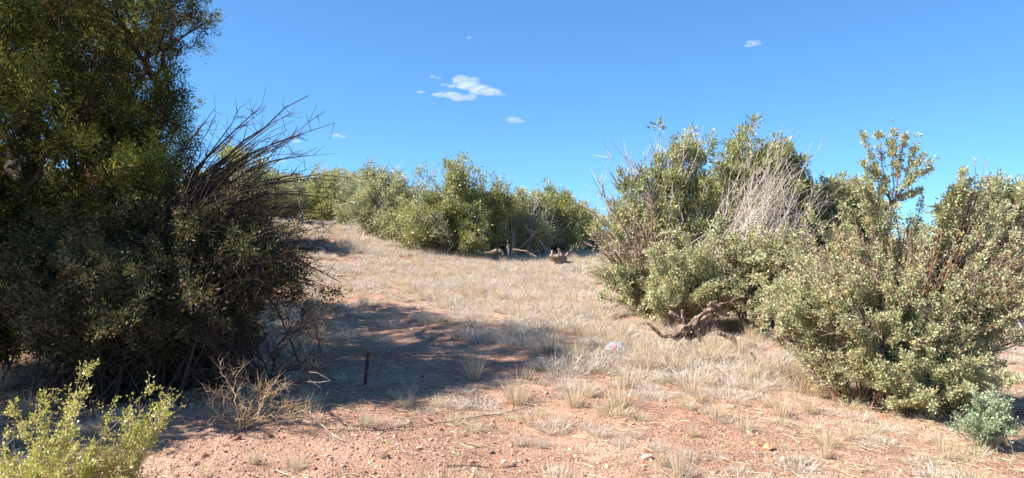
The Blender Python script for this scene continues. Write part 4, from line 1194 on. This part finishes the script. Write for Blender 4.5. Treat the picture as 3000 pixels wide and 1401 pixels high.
def zone(px, py):
    if py < 800: return 'on the far meadow below the middle junipers'
    if py < 880: return 'on the open slope left of the grey green bush' if px > 1300 else 'on the open slope beyond the thicket'
    if px > 2250: return 'below the large front bush' if py < 1250 else 'in the lower right corner of the gravel'
    if px > 1750: return 'in the grass belt before the gnarled stump' if py < 1140 else 'on dirt between wire end and front bush'
    if py < 1020: return 'behind the far edge of the tree shadow' if px > 1000 else 'beside the shaded foot of the thicket'
    if py < 1190: return 'inside the tree shadow near the pipe stake' if px < 1400 else 'between the shadow tip and the plastic bag'
    return 'on the gravel left of the brown rock' if px < 1100 else 'on the gravel below the ground wire'
for i in np.nonzero(ind)[0]:
    kd = KN[kinds[i]]; zn = zone(px[i], py[i])
    sz = 'large' if sc[i] > .95 else ('small' if sc[i] < .62 else 'middling')
    put_tuft(kd, (x[i], d[i], z[i]), sc[i], sc[i]*rng.uniform(.75, 1.1), '%s %s %s' % (sz, GL[kd], zn), '%s clumps %s' % (kd, zn))

def scatter(name, protos, pts, scl, rot, idx_, label, cat):
    pc = bpy.data.collections.new(name+'_pieces')
    for i, me in enumerate(protos):
        pc.objects.link(bpy.data.objects.new('%s_piece_%02d' % (name, i), me))
    me = bpy.data.meshes.new(name)
    me.vertices.add(len(pts)); me.vertices.foreach_set('co', np.asarray(pts, np.float32).ravel())
    for nm, ty, dat in (('scl', 'FLOAT_VECTOR', scl), ('rot', 'FLOAT_VECTOR', rot)):
        a = me.attributes.new(nm, ty, 'POINT'); a.data.foreach_set('vector', np.asarray(dat, np.float32).ravel())
    a = me.attributes.new('idx', 'INT', 'POINT'); a.data.foreach_set('value', np.asarray(idx_, np.int32))
    ng = bpy.data.node_groups.new(name, 'GeometryNodeTree')
    ng.interface.new_socket('Geometry', in_out='INPUT', socket_type='NodeSocketGeometry')
    ng.interface.new_socket('Geometry', in_out='OUTPUT', socket_type='NodeSocketGeometry')
    N = ng.nodes.new
    gi, go = N('NodeGroupInput'), N('NodeGroupOutput')
    ip = N('GeometryNodeInstanceOnPoints'); ci = N('GeometryNodeCollectionInfo')
    ci.inputs['Collection'].default_value = pc; ci.inputs['Separate Children'].default_value = True; ci.inputs['Reset Children'].default_value = True
    def attr(nm, ty):
        a = N('GeometryNodeInputNamedAttribute'); a.data_type = ty; a.inputs['Name'].default_value = nm
        return a.outputs['Attribute']
    Lk = ng.links.new
    Lk(gi.outputs[0], ip.inputs['Points']); Lk(ci.outputs[0], ip.inputs['Instance'])
    ip.inputs['Pick Instance'].default_value = True
    Lk(attr('idx', 'INT'), ip.inputs['Instance Index'])
    Lk(attr('rot', 'FLOAT_VECTOR'), ip.inputs['Rotation'])
    Lk(attr('scl', 'FLOAT_VECTOR'), ip.inputs['Scale'])
    Lk(ip.outputs[0], go.inputs[0])
    o = link(name, me, None, None, kind='stuff', label=label, category=cat)
    md = o.modifiers.new('scatter', 'NODES'); md.node_group = ng
    return o

st_ = ~ind
flat = [me for k in KN for me in TUFT[k]]
n = st_.sum()
sv = sc[st_]
szr = rng.uniform(.8, 1.2, n)
rot = np.stack([0*sv, 0*sv, rng.uniform(0, 6.28, n)], 1)
scatter('grass', flat, np.stack([x, d, z], 1)[st_], np.stack([sv, sv, sv*szr], 1), rot, kinds[st_]*4+rng.integers(0, 4, n), 'dry grey and straw coloured grass covering the clearing and slope', 'grass')

# ------------------------------------------------------------------ stones
def ico(seed, flat_=.7, sub=1, jag=.28):
    import bmesh
    bm = bmesh.new(); bmesh.ops.create_icosphere(bm, subdivisions=sub, radius=1.0)
    v = np.array([q.co[:] for q in bm.verts]); f = np.array([[w.index for w in q.verts] for q in bm.faces]); bm.free()
    r = np.random.default_rng(seed)
    k = 1+jag*vnoise(v+seed*7.3, 1.1, seed)+jag*.5*vnoise(v, 2.6, seed+1)+r.normal(size=len(v))*.05
    for _ in range(3):
        nn = norm(r.normal(size=3)); c = r.uniform(.55, .8)
        dd = (v*nn).sum(1); v = v-np.maximum(dd-c, 0)[:, None]*nn
    return v*k[:, None]*[1, r.uniform(.65, .95), flat_*r.uniform(.7, 1.1)], f
stones = []
for i in range(8):
    v, f = ico(700+i, sub=1)
    stones.append(mesh_np('stone', v, [f], M['stone'], smooth=False))
n = 90000
d = 4.3+(rng.random(n)**1.5)*11
x = rng.uniform(-.78, .78, n)*d
c, px, py, z = cover(x, d)
keep = rng.random(n) < np.clip(1.1-c, .12, 1)**1.1
x, d, z = x[keep], d[keep], z[keep]
n = len(x)
s = np.exp(rng.normal(size=n)*.62)*.0054
s = np.minimum(s, .023)
scatter('gravel', stones, np.stack([x, d, z+s*.02], 1), np.stack([s, s, s], 1), rng.uniform(0, 6.28, (n, 3))*[.08, .08, 1], rng.integers(0, 8, n), 'pinkish red gravel strewn over the bare dirt', 'gravel')

# loose straw and twig litter lying on the dirt
def litter(seed):
    r = np.random.default_rng(seed); n = 9
    b = r.normal(size=(n, 3))*[.06, .06, .003]+[0, 0, .006]
    a = r.uniform(0, 6.28, n); e = np.stack([np.cos(a), np.sin(a), r.normal(size=n)*.08], 1)*r.uniform(.04, .16, (n, 1))
    v, f = tubes(np.stack([b, b+e*.5+r.normal(size=(n, 3))*.006, b+e], 1), np.full((n, 3), .0016), 3)
    return mesh_np('litter', v, [f], M['straw'], r.random(len(f)))
lit = [litter(i) for i in range(900, 905)]
n = 5000
d = 4.3+(rng.random(n)**1.2)*12
x = rng.uniform(-.78, .78, n)*d
c, px, py, z = cover(x, d)
keep = rng.random(n) < np.clip(.25+c, 0, 1)
x, d, z = x[keep], d[keep], z[keep]; n = len(x)
scatter('straw_litter', lit, np.stack([x, d, z+.004], 1), np.repeat(rng.uniform(.7, 1.4, (n, 1)), 3, 1), rng.uniform(0, 6.28, (n, 3))*[0, 0, 1], rng.integers(0, 5, n), 'loose dead straw bits lying on the dirt', 'litter')

ROCKS = [
 (1125, 1342, 17, 12, 'rock_brown', 'brown rock with a dark shaded face on the left gravel'), (1006, 1368, 8, 7, 'rock_pale', 'whitish rounded pebble left of the brown rock'),
 (1228, 1316, 14, 7, 'rock_pale', 'flat pale stone above and right of the brown rock'), (1293, 1263, 9, 8, 'rock_red', 'dark red stone just below the ground wire'),
 (1560, 1232, 12, 9, 'rock_red', 'pink stone beside the green tuft at the wire end'), (1708, 1120, 26, 9, 'rock_orange', 'flat orange stone behind the upright straw clump'),
 (1600, 1154, 7, 5, 'rock_pale', 'small white stone right of the shadow corner clump'), (2250, 1316, 22, 14, 'rock_orange', 'square orange rock on the lower right gravel'),
 (2210, 1303, 16, 9, 'rock_orange', 'smaller orange rock left of the square one'), (2294, 1351, 11, 10, 'rock_pale', 'white stone below the square orange rock'),
 (1895, 1345, 20, 12, 'rock_pale', 'pale tan rock left of the tall twin straw clumps'), (1846, 1160, 13, 6, 'rock_pale', 'pale flat stone on the dirt strip below the grass mats'),
 (1700, 886, 15, 12, 'rock_pale', 'pale block of stone in dry grass near the grey green bush'), (1205, 968, 8, 5, 'rock_pale', 'grey stone in the shaded hollow'),
 (1137, 1008, 8, 5, 'rock_pale', 'small pale stone behind the pipe stake'), (1275, 992, 7, 4, 'rock_pale', 'tiny pale stone near the far shadow edge'),
 (1135, 1072, 7, 6, 'rock_pale', 'bluish white pebble in shade right of the pipe stake'), (920, 1376, 11, 7, 'rock_red', 'reddish stone beside the round tuft on the left gravel'),
 (1480, 1372, 14, 10, 'rock_brown', 'left stone of the grey pair near the bottom middle'), (1503, 1366, 12, 9, 'rock_brown', 'right stone of the grey pair near the bottom middle'),
 (1190, 1220, 9, 7, 'rock_red', 'dark stone above the wire at the shadow edge'), (1778, 1374, 9, 7, 'rock_pale', 'pale pointed stone near the bottom'),
 (2090, 1391, 9, 6, 'rock_pale', 'light stone at the bottom right of the twin straw clumps'), (700, 1290, 12, 9, 'rock_red', 'pinkish stone below the tan twig bush'),
 (1440, 1330, 10, 7, 'rock_brown', 'brown stone between the cushion plants and the grey pair'), (2195, 1270, 14, 7, 'rock_pale', 'flat white stone in front of the straw topped clump')]
for i, (px, py, wp_, hp_, mt, lab) in enumerate(ROCKS):
    p = hit(px, py); s = p[1]/F
    v, f = ico(800+i*3, 1.0, 2, .22)
    v = v*np.array([wp_*s, wp_*s*.8, hp_*s])
    link('rock', mesh_np('rock', v, [f], M[mt], smooth=False), None, p+[0, 0, hp_*s*.35], i*.7, label=lab, category='rock')

# scattered bigger stones
for i in range(130):
    while True:
        dd = 4.5+rng.random()**1.3*8; xx = rng.uniform(-.55, .7)*dd
        c, px, py, zz = cover(np.array([xx]), np.array([dd]))
        if c[0] < .5: break
    s = rng.uniform(.014, .032)
    o = link('stone', stones[i % 8], None, (xx, dd, float(zz[0])+s*.2), rng.uniform(0, 6), label='small angular reddish stone lying on the bare gravel', category='stone', group='loose stones on the gravel')
    o.scale = (s, s, s)

# ------------------------------------------------------------------ clouds
m, nt, out = nodes('cloud_vapour')
vp = nt.nodes.new('ShaderNodeVolumePrincipled')
vp.inputs['Color'].default_value = (1, 1, 1, 1)
vp.inputs['Density'].default_value = .010
vp.inputs['Anisotropy'].default_value = .2
nt.links.new(vp.outputs[0], out.inputs['Volume']); M['cloud'] = m
def cloud(label, puffs, seed):
    d = 2400.0
    b = P(puffs[0][0], puffs[0][1], d)
    parts = []
    r = np.random.default_rng(seed)
    for (px, py, rx, ry) in puffs:
        v, f = ico(seed+px, 1.0, 4, .0)
        v = norm(v)
        k = 1+.25*vnoise(v+px, 1.3, seed)+.12*vnoise(v+px, 3.0, seed+1)+.05*vnoise(v+px, 7, seed+2)
        v = v*k[:, None]*np.array([rx, (rx+ry)*.5, ry])*d/F
        parts.append((v+P(px, py, d)-b, f, .5))
    v, f, t = merge(parts)
    link('cloud', mesh_np('cloud', v, f, M['cloud'], smooth=True), None, b, label=label, category='cloud')
cloud('largest white cloud, sloping long puff in the middle of the sky', [(1350, 235, 28, 13), (1370, 250, 40, 13), (1405, 262, 40, 14), (1435, 268, 35, 12), (1385, 232, 20, 7), (1325, 252, 18, 6), (1460, 272, 14, 8), (1475, 277, 6, 6), (1300, 247, 12, 3.5)], 1)
cloud('flat white cloud directly below the largest cloud', [(1290, 277, 26, 7), (1320, 278, 30, 9), (1345, 286, 34, 9), (1375, 286, 22, 10)], 2)
cloud('small faint cloud wisp up left of the largest cloud', [(1268, 224, 9, 6), (1284, 228, 10, 3.5)], 3)
cloud('tiny faint cloud left of the flat white cloud', [(1233, 269, 14, 5)], 4)
cloud('small flat bottomed white cloud below right of the largest cloud', [(1505, 351, 22, 9), (1520, 355, 20, 5)], 5)
cloud('lone small white cloud high in the right half of the sky', [(2203, 127, 18, 9), (2195, 133, 18, 5), (2215, 125, 14, 7)], 6)
cloud('faint flat cloud just right of the bare dark branches', [(985, 396, 16, 5), (1003, 400, 14, 4)], 7)
cloud('barely visible cloud speck above the largest cloud', [(1375, 110, 8, 5)], 8)
cloud('faint low cloud seen behind the bare dark branch tips', [(868, 413, 16, 5), (820, 470, 16, 6)], 9)
